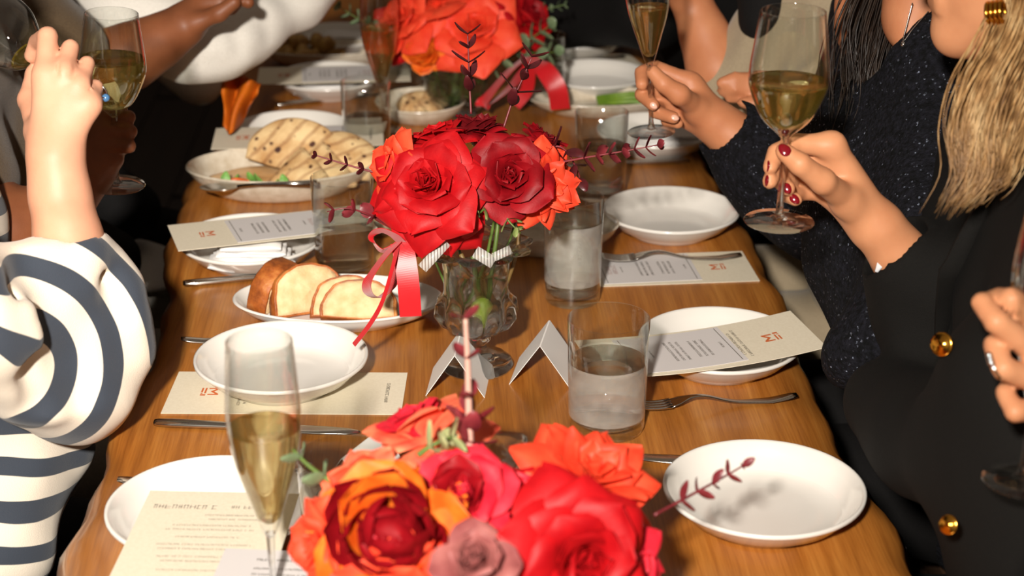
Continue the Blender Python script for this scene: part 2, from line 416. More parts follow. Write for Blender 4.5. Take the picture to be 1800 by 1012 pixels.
# glasses -------------------------------------------------------------------
def tumbler(px, py, label, h=.135, r=.0435, fill=.62, fog=0, rb=.93):
    t = thing('water_tumbler', label, 'glass', at_z(px, py)+np.array([0,0,.0003]), random.random()*6, 'water tumblers')
    b = r*rb; w = .0018; wl = h*fill; ri = lambda z: (b+(r-b)*z/h)-w
    prof = [(0,.0),(b*.90,.0),(b*.97,.0015),(b,.006),(b+(r-b)*.5,h*.5),(r,h-.001),(r-.0009,h),(r-w,h-.001),(b+(r-b)*.5-w,h*.5),(ri(.016),.016),(ri(.016)*.9,.0125),(0,.012)]
    mobj('glass_wall', lathe(prof, 64), GLASS, t)
    mobj('water', lathe([(0,.0122),(ri(.016)*.9,.0127),(ri(.016)+.0004,.0163),(ri(wl)+.0004,wl),(ri(wl)*.96,wl-.0006),(0,wl-.0008)], 64), WATER, t)
    if fog:
        mobj('condensation', lathe([(b+(r-b)*z/h+.0003, z) for z in np.linspace(.03 if fog < 2 else .02, wl*(1.0 if fog < 2 else 1.02), 8)], 64), FOG, t)
    return t
tumbler(1066, 752, 'tumbler of water fogged with condensation, nearest one right of the tent cards', .135, .0455, .62, 2)
tumbler(1006, 527, 'tall water tumbler beside the coral rose of the middle bouquet', .145, .0395, .78, 1, .92)
tumbler(607, 478, 'clear water tumbler behind the sliced bread with burgundy leaves above', .138, .0425, .55)
tumbler(646, 272, 'clear water tumbler left of the middle bouquet, in front of the far dishes', .125, .0405, .5)
tumbler(1055, 344, 'dark-looking water tumbler behind the burgundy eucalyptus sprig on the right', .135, .0405, .6)
tumbler(612, 985, 'water tumbler half hidden behind the left of the front bouquet', .115, .045, .45)
tumbler(712, 170, 'far water tumbler just left of the far vase', .125, .038, .5)
tumbler(955, 180, 'far water tumbler partly behind the far red ribbon', .125, .04, .5)

def stem_glass(name, label, base, kind, fill, liq, tilt=(0,0,0), s=1.0, zb_=None, H_=None):
    t = thing(name, label, 'glass', base, 0, None, rot=tilt); t.scale = (s,s,s)
    if kind == 'wine':
        H, zb = H_ or .222, zb_ or .095
        out = rounded([(.0042,zb-.004),(.010,zb+.002),(.026,zb+.018),(.0385,zb+.046),(.0405,zb+.064),(.037,zb+.094),(.0325,H)], 5); foot, stem_r = .0365, .0036
    else:
        H, zb = H_ or .245, zb_ or .075
        out = rounded([(.0042,zb-.004),(.008,zb+.006),(.0165,zb+.034),(.0275,zb+.072),(.0325,zb+.110),(.0315,zb+.140),(.0285,H)], 5); foot, stem_r = .034, .0034
    w = .0011
    inn = [(max(r-w, 0), z) for r, z in out if z > zb+.006]; inn[0] = (inn[0][0]*.6, inn[0][1])
    prof = [(0, zb-.004)] + out + [(out[-1][0]-w*.5, H+.0006)] + inn[::-1] + [(0, inn[0][1]-.0008)]
    mobj('bowl', lathe(prof, 56), GLASS, t)
    mobj('stem', lathe(rounded([(.009,.0045),(.0052,.008),(stem_r,.022),(stem_r*.9,zb*.6),(stem_r*1.1,zb-.010),(.0046,zb-.001)], 4), 16), GLASS_SOLID, t)
    mobj('foot', lathe([(0,.0),(foot*.97,.0),(foot,.0012),(foot*.98,.0022),(foot*.6,.0034),(.012,.0046),(0,.0055)], 56), GLASS, t)
    zl = zb+(H-zb)*fill; lp = [(r+.0003, z) for r, z in inn if z <= zl]
    rr = float(np.interp(zl, [z for r, z in inn], [r for r, z in inn]))
    mobj('wine', lathe([(0, inn[0][1]-.0006)]+lp+[(rr+.0003, zl),(rr*.97, zl-.0005),(0, zl-.0007)], 56), liq, t)
    return t
GLASS_SOLID = liquid('stem_glass', (.98,.985,.98,1), 1.45, .35)
# foreground flute standing on the table
stem_glass('champagne_flute', 'champagne flute standing in the left foreground, filled to two thirds', at_z(455, 600, TZ+.29)-np.array([0,0,.2895]), 'flute', .56, CHAMP, zb_=.105, H_=.29)
# flute and glass standing further back on the left of the far bouquet
stem_glass('champagne_flute', 'flute standing just left of the far bouquet', at_z(672, 230), 'flute', .62, CHAMP)

# cutlery -------------------------------------------------------------------
def knife_vf():
    L = .235; st = []
    for x, w, t_ in [(0,.010,.006),(.004,.0135,.0075),(.02,.0155,.0085),(.06,.0135,.0085),(.095,.010,.0075),(.105,.0105,.005),(.112,.016,.0026),(.14,.020,.0022),(.19,.0205,.0018),(.22,.016,.0015),(.232,.008,.0012),(.235,.003,.001)]:
        st.append((x-.05, w, t_))
    v, f = [], []
    for x, w, t_ in st:
        v += [(x, w/2*math.cos(a), .0045+t_/2*math.sin(a)) for a in [2*math.pi*k/10 for k in range(10)]]
    for i in range(len(st)-1):
        for k in range(10):
            k2 = (k+1)%10; f.append((i*10+k, i*10+k2, (i+1)*10+k2, (i+1)*10+k))
    f += [tuple(range(10))[::-1], tuple(range((len(st)-1)*10, len(st)*10))]
    return v, f
def fork_parts():
    # handle end at x=0, tines towards +x
    zs = lambda x: .0035+.012*math.exp(-((x-.118)/.032)**2)+(.0055 if x < .03 else 0)*(1-x/.03)*.9
    xs = np.linspace(0, .152, 26); wd = lambda x: float(np.interp(x, [0,.008,.03,.07,.105,.125,.14,.152],[.010,.0165,.016,.009,.0066,.0095,.021,.0235])); th = lambda x: .0028 if x < .12 else .0022
    v, f = [], []
    for x in xs:
        w, t_, z = wd(x), th(x), zs(x); v += [(x, w/2*math.cos(a), z+t_/2*math.sin(a)-(.0012 if x>.138 and abs(math.cos(a))<.5 else 0)) for a in [2*math.pi*k/10 for k in range(10)]]
    for i in range(len(xs)-1):
        for k in range(10):
            k2 = (k+1)%10; f.append((i*10+k, i*10+k2, (i+1)*10+k2, (i+1)*10+k))
    f += [tuple(range(10))[::-1], tuple(range((len(xs)-1)*10, len(xs)*10))]
    tines = []
    for j in range(4):
        y = (j-1.5)*.0062; tp = [(.149+.05*q, y*(1-.06*q), zs(.149)+.0+(-.003*math.sin(q*2.6))+.006*q*q) for q in np.linspace(0,1,7)]
        tines.append(tube(tp, [.0021,.002,.0019,.0018,.0017,.0014,.0008], 6))
    return (v, f), tines
KN = make_mesh('knife', *knife_vf(), STEEL); FH, FT = fork_parts(); FKH = make_mesh('handle', *FH, STEEL); FTM = [make_mesh('tine', *q, STEEL) for q in FT]
def knife(px0, py0, px1, py1, label, z=TZ+.0004):
    """handle end at the first pixel, pointing to the second"""
    a, b = at_z(px0, py0, z), at_z(px1, py1, z); d = b-a; an = math.atan2(d[1], d[0]); u = np.array([math.cos(an), math.sin(an), 0])
    return tag(obj('table_knife', KN, None, a+u*.05, (0,0,an)), label, 'knife', 'steel table knives')
def fork(px0, py0, px1, py1, label, z=TZ, tilt=0, cat='fork'):
    a, b = at_z(px0, py0, z), at_z(px1, py1, z); d = b-a; an = math.atan2(d[1], d[0])
    t = thing('table_fork', label, cat, a, 0, 'steel table forks', rot=(0, tilt, an))
    obj('handle', FKH, t)
    for m in FTM: obj('tine', m, t)
    return t
knife(272, 748, 655, 766, 'steel knife lying below the empty left plate, across the foreground flute')
knife(322, 503, 450, 492, 'steel knife between the napkin plate and the sliced bread')
knife(486, 188, 600, 176, 'far steel knife with a bright tip left of the clear tumblers')
knife(1210, 286, 1100, 290, 'steel knife in shadow beside the napkin plate under the raised flute')
knife(1098, 104, 990, 110, 'farthest steel knife on the right side of the table')
fork(319, 606, 640, 584, 'steel fork handle peeking out behind the empty left plate')
fork(208, 854, 520, 846, 'steel fork handle peeking out above the lower left plate')
fork(1400, 705, 1140, 722, 'steel fork lying below the menu plate on the right')
fork(1302, 456, 1058, 462, 'steel fork resting on the cream menu on the right', TZ+.0022)
knife(1494, 834, 1170, 812, 'steel knife handle peeking out behind the lower right plate')

# cards and menus -------------------------------------------------------------
random.seed(4)
def print_obj(o): o['kind'] = 'stuff'; return o
def text_lines(lines, mat_unused=None):
    """rows of letter-like strokes; each row (x_centre, y, width, cap height)"""
    v, f = [], []
    for xc, y, w, h in lines:
        x = xc-w/2
        while x < xc+w/2:
            lw = h*random.choice((.45,.55,.6,.75)); kind = random.randrange(4); s = h*.16
            def q(a, b, c, d):
                n = len(v); v.extend([(a,b,0),(c,b,0),(c,d,0),(a,d,0)]); f.append((n,n+1,n+2,n+3))
            q(x, y, x+s, y+h)
            if kind in (0,1): q(x+lw-s, y, x+lw, y+h)
            if kind in (0,2): q(x, y+h-s, x+lw, y+h)
            if kind in (1,3): q(x, y+h*.42, x+lw, y+h*.42+s)
            if kind in (2,3): q(x, y, x+lw, y+s)
            x += lw+h*.22
            if random.random() < .14: x += h*.5
    return v, f
def logo_vf(s=.016):
    """block monogram: an M with a rounded bracket and bars beneath"""
    v, f = [], []
    def q(*p):
        n = len(v); v.extend([(a*s, b*s, 0) for a, b in p]); f.append(tuple(range(n, n+len(p))))
    q((-1,-.2),(-.72,-.2),(-.72,1),(-1,1)); q((-.72,1),(-.72,.62),(-.1,.05),(-.1,.45)); q((-.1,.45),(-.1,.05),(.5,.62),(.5,1)); q((.5,-.2),(.78,-.2),(.78,1),(.5,1))
    q((-1,-.42),(.4,-.42),(.4,-.62),(-1,-.62)); q((-1,-.8),(.1,-.8),(.1,-1),(-1,-1)); q((.62,-.42),(.95,-.42),(.95,-1),(.62,-1)); q((.3,-.78),(.5,-.78),(.5,-1),(.3,-1))
    return v, f
def bent_card(W, L, th, bend):
    """portrait card in x (width) and y (length); bend(y01) gives the height"""
    ny, v, f = 14, [], []
    for j in range(ny+1):
        y = -L/2+L*j/ny; z = bend(j/ny)
        v += [(-W/2,y,z),(W/2,y,z),(W/2,y,z+th),(-W/2,y,z+th)]
    for j in range(ny):
        for k in range(4):
            k2 = (k+1)%4; f.append((j*4+k2, j*4+k, (j+1)*4+k, (j+1)*4+k2))
    f += [(0,1,2,3), (ny*4+3, ny*4+2, ny*4+1, ny*4)]
    return v, f
def on_card(vf, L, th, bend): return [(x, y, z+bend((y+L/2)/L)+th+.00025) for x, y, z in vf[0]], vf[1]
def subdiv_lift(vf, L, th, bend): return on_card(vf, L, th, bend)
MW, ML = .112, .275
def menu(corner0, corner1, label, insert_label, z=TZ, bend=None, insert=True, L=ML, W=MW, off=(0,0), roll=0.0, ins_at=.06, dz=0, card_mat=None):
    """corner0 = pixel at the middle of the bottom (guest) edge, corner1 = pixel at the middle of the top edge"""
    a, b = at_z(*corner0, z), at_z(*corner1, z); d = b-a; an = math.atan2(d[1], d[0])-math.pi/2; c = (a+b)/2; c[2] = z+dz
    L = float(np.hypot(d[0], d[1])) if L is None else L
    bd = bend or (lambda q: 0.0)
    t = thing('menu_card', label, 'menu', c, 0, 'cream menu cards', rot=(0,roll,an))
    th = .0008
    mobj('card', bent_card(W, L, th, bd), card_mat or PAPER, t, smooth=False)
    print_obj(mobj('logo', on_card(xf(logo_vf(.0105), (0,-L/2+.047,0)), L, th, bd), INK_ORANGE, t, smooth=False))
    print_obj(mobj('printed_text', on_card(text_lines([(0,-L/2+.083,.075,.0034),(0,-L/2+.090,.062,.0034),(0,L/2-.022,.05,.004)]), L, th, bd), INK, t, smooth=False))
    if insert:
        M = Matrix.Translation(V(c)) @ Euler((0,roll,an)).to_matrix().to_4x4()
        IL, IW = .135, .098; yo = ins_at-.02; q0 = (yo+L/2)/L
        z0 = max(bd(q0-IL/2/L), bd(q0+IL/2/L), bd(q0))*1.0
        loc = M @ Vector((off[0], yo+off[1], 0))
        bi = lambda q: bd(q0+(q-.5)*IL/L)+th+.0006
        s = thing('insert_card', insert_label, 'card', loc, 0, 'small grey cards on the menus', rot=(0,roll,an+.03))
        mobj('card', bent_card(IW, IL, .0006, bi), PAPER_LILAC, s, smooth=False)
        rows = [(0,-.006+.0075*k,.052,.0032) for k in range(3)]+[(0,-.036+.0075*k,.045,.0032) for k in range(3)]+[(0,.034,.02,.002),(0,-.055,.014,.0028)]
        print_obj(mobj('printed_text', on_card(text_lines(rows), IL, .0006, bi), INK, s, smooth=False))
        print_obj(mobj('heading', on_card(text_lines([(0,.050,.032,.006),(0,.042,.030,.006)]), IL, .0006, bi), INK_PALE, s, smooth=False))
        for yy in (IL/2-.006, -IL/2+.006): mobj('border_line', on_card(xf(box(IW*.94,.0009,.00004), (0,yy,0)), IL, .0006, bi), INK, s, smooth=False)
    return t
sag = lambda h, e: (lambda q: h+e*(2*q-1)**2)
menu((1432, 590), (1020, 634), 'cream menu resting on the plate by the fogged tumbler, jutting past the table edge', 'small grey card on the menu over the right-hand plate', TZ+.0415, lambda q: .010*(1-q)**3-.004*math.sin(math.pi*q), dz=0, L=.275, ins_at=.045)
menu((1316, 468), (980, 480), 'cream menu lying flat on the wood with a fork on it', 'small grey card under the fork on the flat menu', TZ, lambda q: .0004, L=.272, ins_at=.03)
menu((302, 419), (650, 382), 'cream menu leaning over the folded napkin on the left plate behind the bread', 'small grey card on the menu above the folded napkin', TZ+.0545, lambda q: .0, L=.272, roll=-.03, ins_at=.03)
menu((308, 690), (702, 692), 'cream menu lying flat under the empty left plate', '', TZ, lambda q: .0004, insert=False, L=.275)
menu((381, 244), (668, 237), 'cream menu across the plate behind the flatbread dish', 'small grey card on the menu behind the flatbread', TZ+.044, lambda q: .0, L=.272, roll=0, ins_at=.03)
menu((458, 134), (716, 128), 'cream menu over the napkin plate left of the far bouquet', 'small grey card on the far left menu', TZ+.049, lambda q: .0, L=.272, roll=0, ins_at=.03)
menu((1118, 108), (975, 118), 'cream menu lying beyond the shadowed plate on the far right', '', TZ, lambda q: .0006, insert=False, L=.17)

# the big menu sheet on the lower left plate
def big_menu():
    a = at_z(395, 866, TZ+.0395); t = thing('menu_sheet', 'large cream menu sheet with faint printing covering the lower left plate', 'menu', a, 0, None, rot=(0,0,-.09))
    W, L = .150, .25; bd = lambda q: .0
    mobj('sheet', xf(bent_card(W, L, .0008, bd), (0,-L/2,0)), PAPER, t, smooth=False)
    rows = [(-.033,-.035,.062,.0075),(.028,-.033,.03,.006),(.02,-.048,.06,.003),(.02,-.056,.05,.003),(.0,-.068,.075,.003),(0,-.076,.085,.003),(0,-.09,.06,.003),(0,-.104,.09,.003),(0,-.112,.085,.003),(0,-.126,.08,.003),(0,-.134,.07,.003),(0,-.15,.07,.003)]
    INK_FAINT = principled('faint_grey_ink', srgb(176,164,148), .8)
    print_obj(mobj('printed_text', (lambda q: ([(x,y,.0011) for x,y,z in q[0]], q[1]))(text_lines(rows)), INK_FAINT, t, smooth=False))
    s = thing('insert_card', 'small grey card on the big menu sheet behind the foreground flute stem', 'card', at_z(462, 1033, TZ+.0412), 0, 'small grey cards on the menus', rot=(0,0,-.12))
    mobj('card', bent_card(.098, .13, .0006, lambda q: 0), PAPER_LILAC, s, smooth=False)
    print_obj(mobj('printed_text', (lambda q: ([(x,y,.0009) for x,y,z in q[0]], q[1]))(text_lines([(.01,.045,.05,.004),(.01,.03,.05,.003),(.01,.02,.05,.003)])), INK, s, smooth=False))
big_menu()
# folded tent cards
def tent(px, py, label, an, h=.052, w=.088, half=.036):
    t = thing('place_card', label, 'card', at_z(px, py), an, 'white folded place cards')
    th = .0006
    for s in (-1, 1):
        v = [(-w/2,0,h),(w/2,0,h),(w/2,s*half,0),(-w/2,s*half,0)]
        v += [(x,y+s*th*1.4,z+.0) for x,y,z in v]
        mobj('flap', (v, [(0,1,2,3),(7,6,5,4),(0,4,5,1),(2,6,7,3),(1,5,6,2),(0,3,7,4)]), PAPER_WHITE, t, smooth=False)
    return t
tent(806, 672, 'white folded place card right below the crystal vase', math.radians(83), .052, .078, .034)
tent(957, 655, 'white folded place card left of the fogged tumbler', math.radians(78), .052, .078, .036)
tent(640, 852, 'white folded place card hidden behind the left flowers of the front bouquet', math.radians(60), .05, .08, .034)

# napkins --------------------------------------------------------------------
def napkin(c, w, d, label, rz=0, z=.011, layers=4, curl=True):
    t = thing('folded_napkin', label, 'napkin', c+np.array([0,0,z]), rz, 'white folded napkins')
    for i in range(layers):
        s = 1-.10*i; zz = .008*i; n, v, f = 18, [], []
        # each fold: a flattened loop swept across the depth
        sec = [(math.cos(a)*w/2*s*(1 if abs(math.cos(a))>.3 else 1), .0046*math.sin(a)*(1+.15*math.sin(3*a+i))) for a in np.linspace(0, 2*math.pi, 28, endpoint=False)]
        sec = [(math.copysign(min(abs(x)**.55*(w/2*s)**.45, w/2*s), x), y_) for x, y_ in sec]
        for j in range(n+1):
            y = (j/n-.5)*d*(1-.05*i); e = 1-.35*max(0, abs(2*j/n-1)-.86)/.14
            v += [(x, y+.004*math.sin(9*x/w+i*2), zz+.0048+yz*e+.0012*math.sin(7*x/w+j*.5+i)) for x, yz in sec]
        m = len(sec)
        for j in range(n):
            for k in range(m): f.append((j*m+k, j*m+(k+1)%m, (j+1)*m+(k+1)%m, (j+1)*m+k))
        f += [tuple(range(m))[::-1], tuple(range(n*m, (n+1)*m))]
        mobj('fold', (v, f), LINEN, t)
    return t
napkin(cL2+np.array([.006,-.052,.004]), .118, .052, 'white napkin folded in layers on the plate behind the bread', .04)
napkin(cL4+np.array([0,-.02,0]), .125, .08, 'white napkin folded on the plate left of the far bouquet', .02)
napkin(cL5+np.array([.03,.0,0]), .13, .07, 'rolled white napkin on the far left plate', 0, layers=3)
napkin(cR3+np.array([.02,-.01,0]), .11, .08, 'white napkin on the plate beneath the raised flute', .1, layers=3)
napkin(cR5+np.array([.01,-.01,0]), .10, .07, 'white napkin on the farthest right plate', .1, layers=2)
# ------------------------------------------------------------------ flowers
def petal_vf(L, W, o0, o1, curl, fold, r0, cup, point, seed, nu=8, nv=9):
    rng = random.Random(seed); ph1, ph2 = rng.uniform(0,6.3), rng.uniform(0,6.3)
    r, z, ds = r0*.45, 0.0, L/nv; v, f = [], []
    for j in range(nv+1):
        q = j/nv; th = math.radians(o0+(o1-o0)*q+curl*max(0,(q-.55)/.45)**2)
        if j: r += math.sin(th)*ds; z += math.cos(th)*ds
        sh = min(1, (q/.5)**.62) if q < .5 else 1
        if q > .5:
            e = (q-.5)/.5; sh = (1-e**2.2)**.5 if point < .5 else (1-e**1.7)*.96+.04
        w = W/2*max(sh, .06); Rc = max(r, r0*.6)*cup+.004
        for i in range(nu+1):
            u = 2*i/nu-1; s = u*w; a = max(-2.6, min(2.6, s/Rc)); lat = Rc*math.sin(a); rad = r-(Rc-Rc*math.cos(a))
            fo = fold*abs(u)**2.6*w*q*1.1
            n = .0016*q*math.sin(3.3*u+ph1)+.0013*q*math.sin(7*q+2*u+ph2)
            # the outward normal in the profile plane is (cos th, -sin th)
            v.append((rad+(fo+n)*math.cos(th), lat, z-(fo+n)*math.sin(th)))
    for j in range(nv):
        for i in range(nu):
            a = j*(nu+1)+i; f.append((a, a+1, a+nu+2, a+nu+1))
    return v, f
def petal_mat(name, c1, c2, rough=.55, sheen=.35):
    t = NT(name); co = t.n('TexCoord').outputs['Object']
    nz = t.n('TexNoise', Vector=co, Scale=38, Detail=3); rp = t.n('ValToRGB', Fac=nz.outputs[0])
    rp.color_ramp.elements[0].position = .35; rp.color_ramp.elements[1].position = .68; rp.color_ramp.elements[0].color = c1; rp.color_ramp.elements[1].color = c2
    vein = t.n('TexNoise', Vector=t.n('Mapping', Vector=co, Scale=(1,1,.12)).outputs[0], Scale=420, Detail=2); bp = t.n('Bump', Height=vein.outputs[0], Strength=.16, Distance=.001)
    p = t.n('BsdfPrincipled', Base_Color=rp.outputs[0], Roughness=rough, Normal=bp.outputs[0]); p.inputs['Sheen Weight'].default_value = sheen; p.inputs['Sheen Roughness'].default_value = .4; p.inputs['Sheen Tint'].default_value = c2
    p.inputs['Specular IOR Level'].default_value = .3
    tl = t.n('BsdfTranslucent', Color=c2)
    return t.end(t.n('MixShader', Fac=.14, i1=p.outputs[0], i2=tl.outputs[0]).outputs[0])
RED = petal_mat('scarlet_petal', srgb(168,7,17), srgb(198,18,24)); CRIMSON = petal_mat('crimson_petal', srgb(124,4,14), srgb(158,10,22))
CORAL = petal_mat('coral_petal', srgb(232,58,34), srgb(244,84,52)); PEACH = petal_mat('peach_red_petal', srgb(226,66,52), srgb(246,136,96))
BURG = petal_mat('burgundy_petal', srgb(86,6,14), srgb(128,20,26)); ORANGE = petal_mat('orange_petal', srgb(226,84,16), srgb(242,124,36))
DEEPRED = petal_mat('deep_red_orange_petal', srgb(172,18,20), srgb(214,56,26)); MAUVE = petal_mat('dusky_mauve_petal', srgb(132,66,66), srgb(168,102,96))
PINKRED = petal_mat('pink_red_petal', srgb(206,22,44), srgb(226,50,66))
STEM_G = principled('green_stem', srgb(92,112,44), .5, var=srgb(70,92,34), scale=60); STEM_B = principled('brown_stem', srgb(98,66,34), .5, var=srgb(110,90,44), scale=60)
LEAF_G = principled('eucalyptus_green_leaf', srgb(92,112,78), .5, var=srgb(120,138,104), scale=40); LEAF_B = principled('burgundy_leaf', srgb(92,26,32), .42, var=srgb(126,44,50), scale=50)
LEAF_ROSE = principled('green_sepal', srgb(104,128,60), .5, var=srgb(150,160,100), scale=60); LEAF_DK = principled('dark_maroon_leaf', srgb(58,16,20), .4, var=srgb(84,26,30), scale=40)
# layer: (count, length, width, open start, open end, tip curl, edge fold, base radius, cup, pointed)
KINDS = {
 'reflexed': [(3,.031,.034,0,4,0,0,.005,1.0,0),(4,.036,.044,2,12,6,0,.009,1.05,0),(5,.042,.052,6,30,25,.10,.013,1.2,0),(5,.050,.060,18,58,45,.28,.014,1.6,.2),(6,.058,.064,36,88,50,.42,.014,2.2,1),(6,.066,.066,62,112,35,.45,.013,2.8,1)],
 'wide': [(3,.026,.030,0,6,0,0,.005,1.0,0),(4,.034,.044,4,22,15,.05,.009,1.1,0),(5,.046,.058,16,52,30,.2,.012,1.5,.2),(6,.060,.070,40,82,30,.35,.013,2.4,1),(6,.074,.074,62,104,25,.4,.013,3.0,1)],
 'rose': [(3,.026,.030,0,2,0,0,.005,1.0,0),(3,.030,.036,0,6,4,0,.008,1.0,0),(4,.034,.044,2,14,14,0,.012,1.05,0),(5,.040,.050,8,28,34,.05,.016,1.15,0),(5,.046,.058,22,48,48,.2,.017,1.4,0),(5,.050,.062,46,80,40,.3,.016,1.9,.2)],
 'ruffled': [(4,.024,.022,0,16,10,0,.005,1.1,0),(6,.032,.028,8,34,20,.2,.008,1.4,.6),(8,.040,.034,22,54,25,.3,.010,1.8,.8),(9,.048,.038,40,76,25,.35,.011,2.2,1),(9,.055,.042,60,98,25,.35,.011,2.6,1)],
 'ranunculus': [(5,.026,.020,30,-70,-20,0,.004,1.0,0),(6,.030,.026,40,-62,-15,0,.008,1.0,0),(7,.033,.030,48,-52,-12,0,.011,1.0,0),(7,.035,.034,56,-38,-8,0,.014,1.02,0),(8,.037,.036,60,-18,0,0,.016,1.05,0),(8,.038,.038,62,-4,6,0,.016,1.08,0),(7,.037,.042,66,30,20,.05,.015,1.25,0),(6,.038,.044,72,70,25,.1,.015,1.5,0)],
 'bud': [(3,.022,.024,0,3,0,0,.006,1.0,0),(4,.027,.032,0,10,8,0,.010,1.0,0),(5,.031,.038,8,30,30,.1,.012,1.2,0),(4,.033,.04,30,64,30,.2,.012,1.5,0)]}
PCACHE = {}
def facing(r, u, t):
    """direction given by how far it turns right, up in the picture and towards the camera"""
    d = rt*r + up*u - fw*t; return V(d).normalized()
def flower(name, label, centre, axis, kind, mats, scale, stem_to=None, seed=0, group=None, stem_mat=None, sepals=True, cat='flower'):
    rng = random.Random(seed*7+3); axis = axis.normalized()
    q = Vector((0,0,1)).rotation_difference(axis) @ Quaternion((0,0,1), rng.uniform(0,6.28))
    base = V(centre)-axis*(.020*scale)
    t = thing(name, label, cat, base, 0, group, rot=q.to_euler())
    lay = KINDS[kind]
    for li, (n, L, W, o0, o1, curl, fold, r0, cup, pt) in enumerate(lay):
        mat = mats[min(len(mats)-1, int(li*len(mats)/len(lay)))]; off = rng.uniform(0,6.28)
        for k in range(n):
            key = (kind, li, k % 3, mat.name, round(scale,3))
            if key not in PCACHE:
                vf = petal_vf(L*scale, W*scale, o0, o1, curl, fold, r0*scale, cup, pt, li*10+(k%3)); PCACHE[key] = make_mesh('petal', *vf, mat)
            tl = 3+4*li
            obj('petal', PCACHE[key], t, (0,0,-.0012*scale*li), (math.radians(rng.uniform(-tl,tl)), math.radians(rng.uniform(-tl,tl)), off+2*math.pi*(k+rng.uniform(-.16,.16))/n), (rng.uniform(.92,1.06),)*3)
    R = q.to_matrix()
    if sepals:
        sm = PCACHE.setdefault(('sepal', round(scale,3)), make_mesh('sepal', *petal_vf(.026*scale,.012*scale,60,120,30,.2,.006*scale,2,1,3,4,6), LEAF_ROSE))
        for k in range(5): obj('sepal', sm, t, (0,0,-.008*scale), (0,0,k*1.256))
        mobj('hip', xf(blob(.0085*scale), (0,0,-.006*scale), (0,0,0), (1,1,1.3)), LEAF_ROSE, t)
    if stem_to is not None:
        b = base; e = V(stem_to); m1 = b-axis*.035*scale; m2 = e+(b-e)*.5+Vector((0,0,.0))
        m1 = b+(m1-b)*.8+(m2-b)*.25
        path = [R.transposed() @ (V(p)-base) for p in spline([b-axis*.004, m1, m2, e], 5)]
        mobj('stem', tube(path, .0024*min(scale,1.2), 7), stem_mat or STEM_G, t)
    return t
def leaf_vf(l, w, bend=.25, nu=4, nv=6):
    v, f = [], []
    for j in range(nv+1):
        q = j/nv; ww = w/2*max(math.sin(math.pi*min(.97,.08+.9*q))**.7, .05)
        for i in range(nu+1):
            u = 2*i/nu-1; v.append((q*l, u*ww, bend*l*(q*q-.3*q)+.10*w*u*u))
    n = len(v); v += [(x,y,z-.0006) for x,y,z in v]
    for j in range(nv):
        for i in range(nu):
            a = j*(nu+1)+i; f.append((a,a+1,a+nu+2,a+nu+1)); f.append((n+a+nu+1,n+a+nu+2,n+a+1,n+a))
    for i in range(nu): f.append((i, n+i, n+i+1, i+1)); a = nv*(nu+1)+i; f.append((a+1, n+a+1, n+a, a))
    return v, f
LCACHE = {}
def sprig(label, path, leaf_mat, ls, lw, gap, seed=0, stem_mat=None, stem_r=.0012, group=None, droop=.2, name='eucalyptus_sprig', start=0.15):
    rng = random.Random(seed); P = spline(path, 8); o = np.array(P[0])
    t = thing(name, label, 'foliage', o, 0, group)
    mobj('stem', tube([p-o for p in P], [stem_r*(1.3-.7*i/len(P)) for i in range(len(P))], 6), stem_mat or LEAF_B, t)
    key = (leaf_mat.name, ls, lw)
    if key not in LCACHE: LCACHE[key] = [make_mesh('leaf', *leaf_vf(ls, lw, b), leaf_mat) for b in (.15,.3,.0)]
    Pv, T, N = frames(P); acc, tot = 0, sum((Pv[i+1]-Pv[i]).length for i in range(len(Pv)-1)); run = 0; k = 0
    for i in range(1, len(Pv)):
        d = (Pv[i]-Pv[i-1]).length; acc += d; run += d
        if run < tot*start: acc = 0; continue
        if acc >= gap:
            acc = 0; a0 = rng.uniform(0,3.14) if k % 2 else a0+1.57 if k else 0.6; k += 1; sc = 1-.35*run/tot
            for s in (0, math.pi):
                side = Quaternion(T[i], a0+s) @ N[i]; ld = (side*.9+T[i]*.45).normalized(); nrm = T[i].cross(side).normalized(); nrm = (side.cross(ld).cross(ld)).normalized()
                y = nrm.cross(ld).normalized() if abs(nrm.dot(ld)) < .9 else N[i]
                M = Matrix((ld, ld.cross(nrm).normalized()*-1, nrm)).transposed()
                obj('leaf', rng.choice(LCACHE[key]), t, Pv[i]-V(o), M.to_euler(), (sc,sc,sc))
    return t

# ---- crystal urn for the middle and the front bouquet
def urn_vf(seg=80, lobes=10):
    out = [(0,0,0),(.043,0,0),(.0445,.004,0),(.040,.010,.15),(.028,.015,.3),(.015,.022,.2),(.0125,.030,0),(.017,.036,.4),(.0165,.041,.5),(.024,.046,.5),(.040,.056,1),(.0475,.070,1.1),(.046,.084,1),(.040,.093,.3),(.0385,.100,0),(.039,.120,0),(.041,.138,0),(.046,.149,.1),(.056,.155,.5),(.0635,.1545,.9),(.0645,.1575,.9)]
    inn = [(.060,.160,.4),(.050,.1585,.2),(.041,.150,0),(.0365,.138,0),(.0345,.110,0),(.034,.095,0),(.035,.082,0),(.034,.070,0),(.026,.058,0),(.010,.052,0),(0,.051,0)]
    v, f = [], []
    for r, z, a in out+inn:
        for k in range(seg):
            th = 2*math.pi*k/seg; rr = r*(1+.22*a*(abs(math.cos(lobes*th/2))-.6)); v.append((rr*math.cos(th), rr*math.sin(th), z))
    n = len(out)+len(inn)
    for i in range(n-1):
        for k in range(seg):
            k2 = (k+1)%seg; f.append((i*seg+k, i*seg+k2, (i+1)*seg+k2, (i+1)*seg+k))
    return v, f
def urn(loc, label):
    t = thing('crystal_vase', label, 'vase', loc, .2)
    mobj('urn', urn_vf(), CRYSTAL, t)
    mobj('water', lathe([(0,.0513),(.010,.0523),(.0262,.0582),(.0342,.070),(.0352,.082),(.0342,.095),(.0347,.110),(.0360,.128),(.035,.1275),(0,.1272)], 64), WATER, t)
    return t
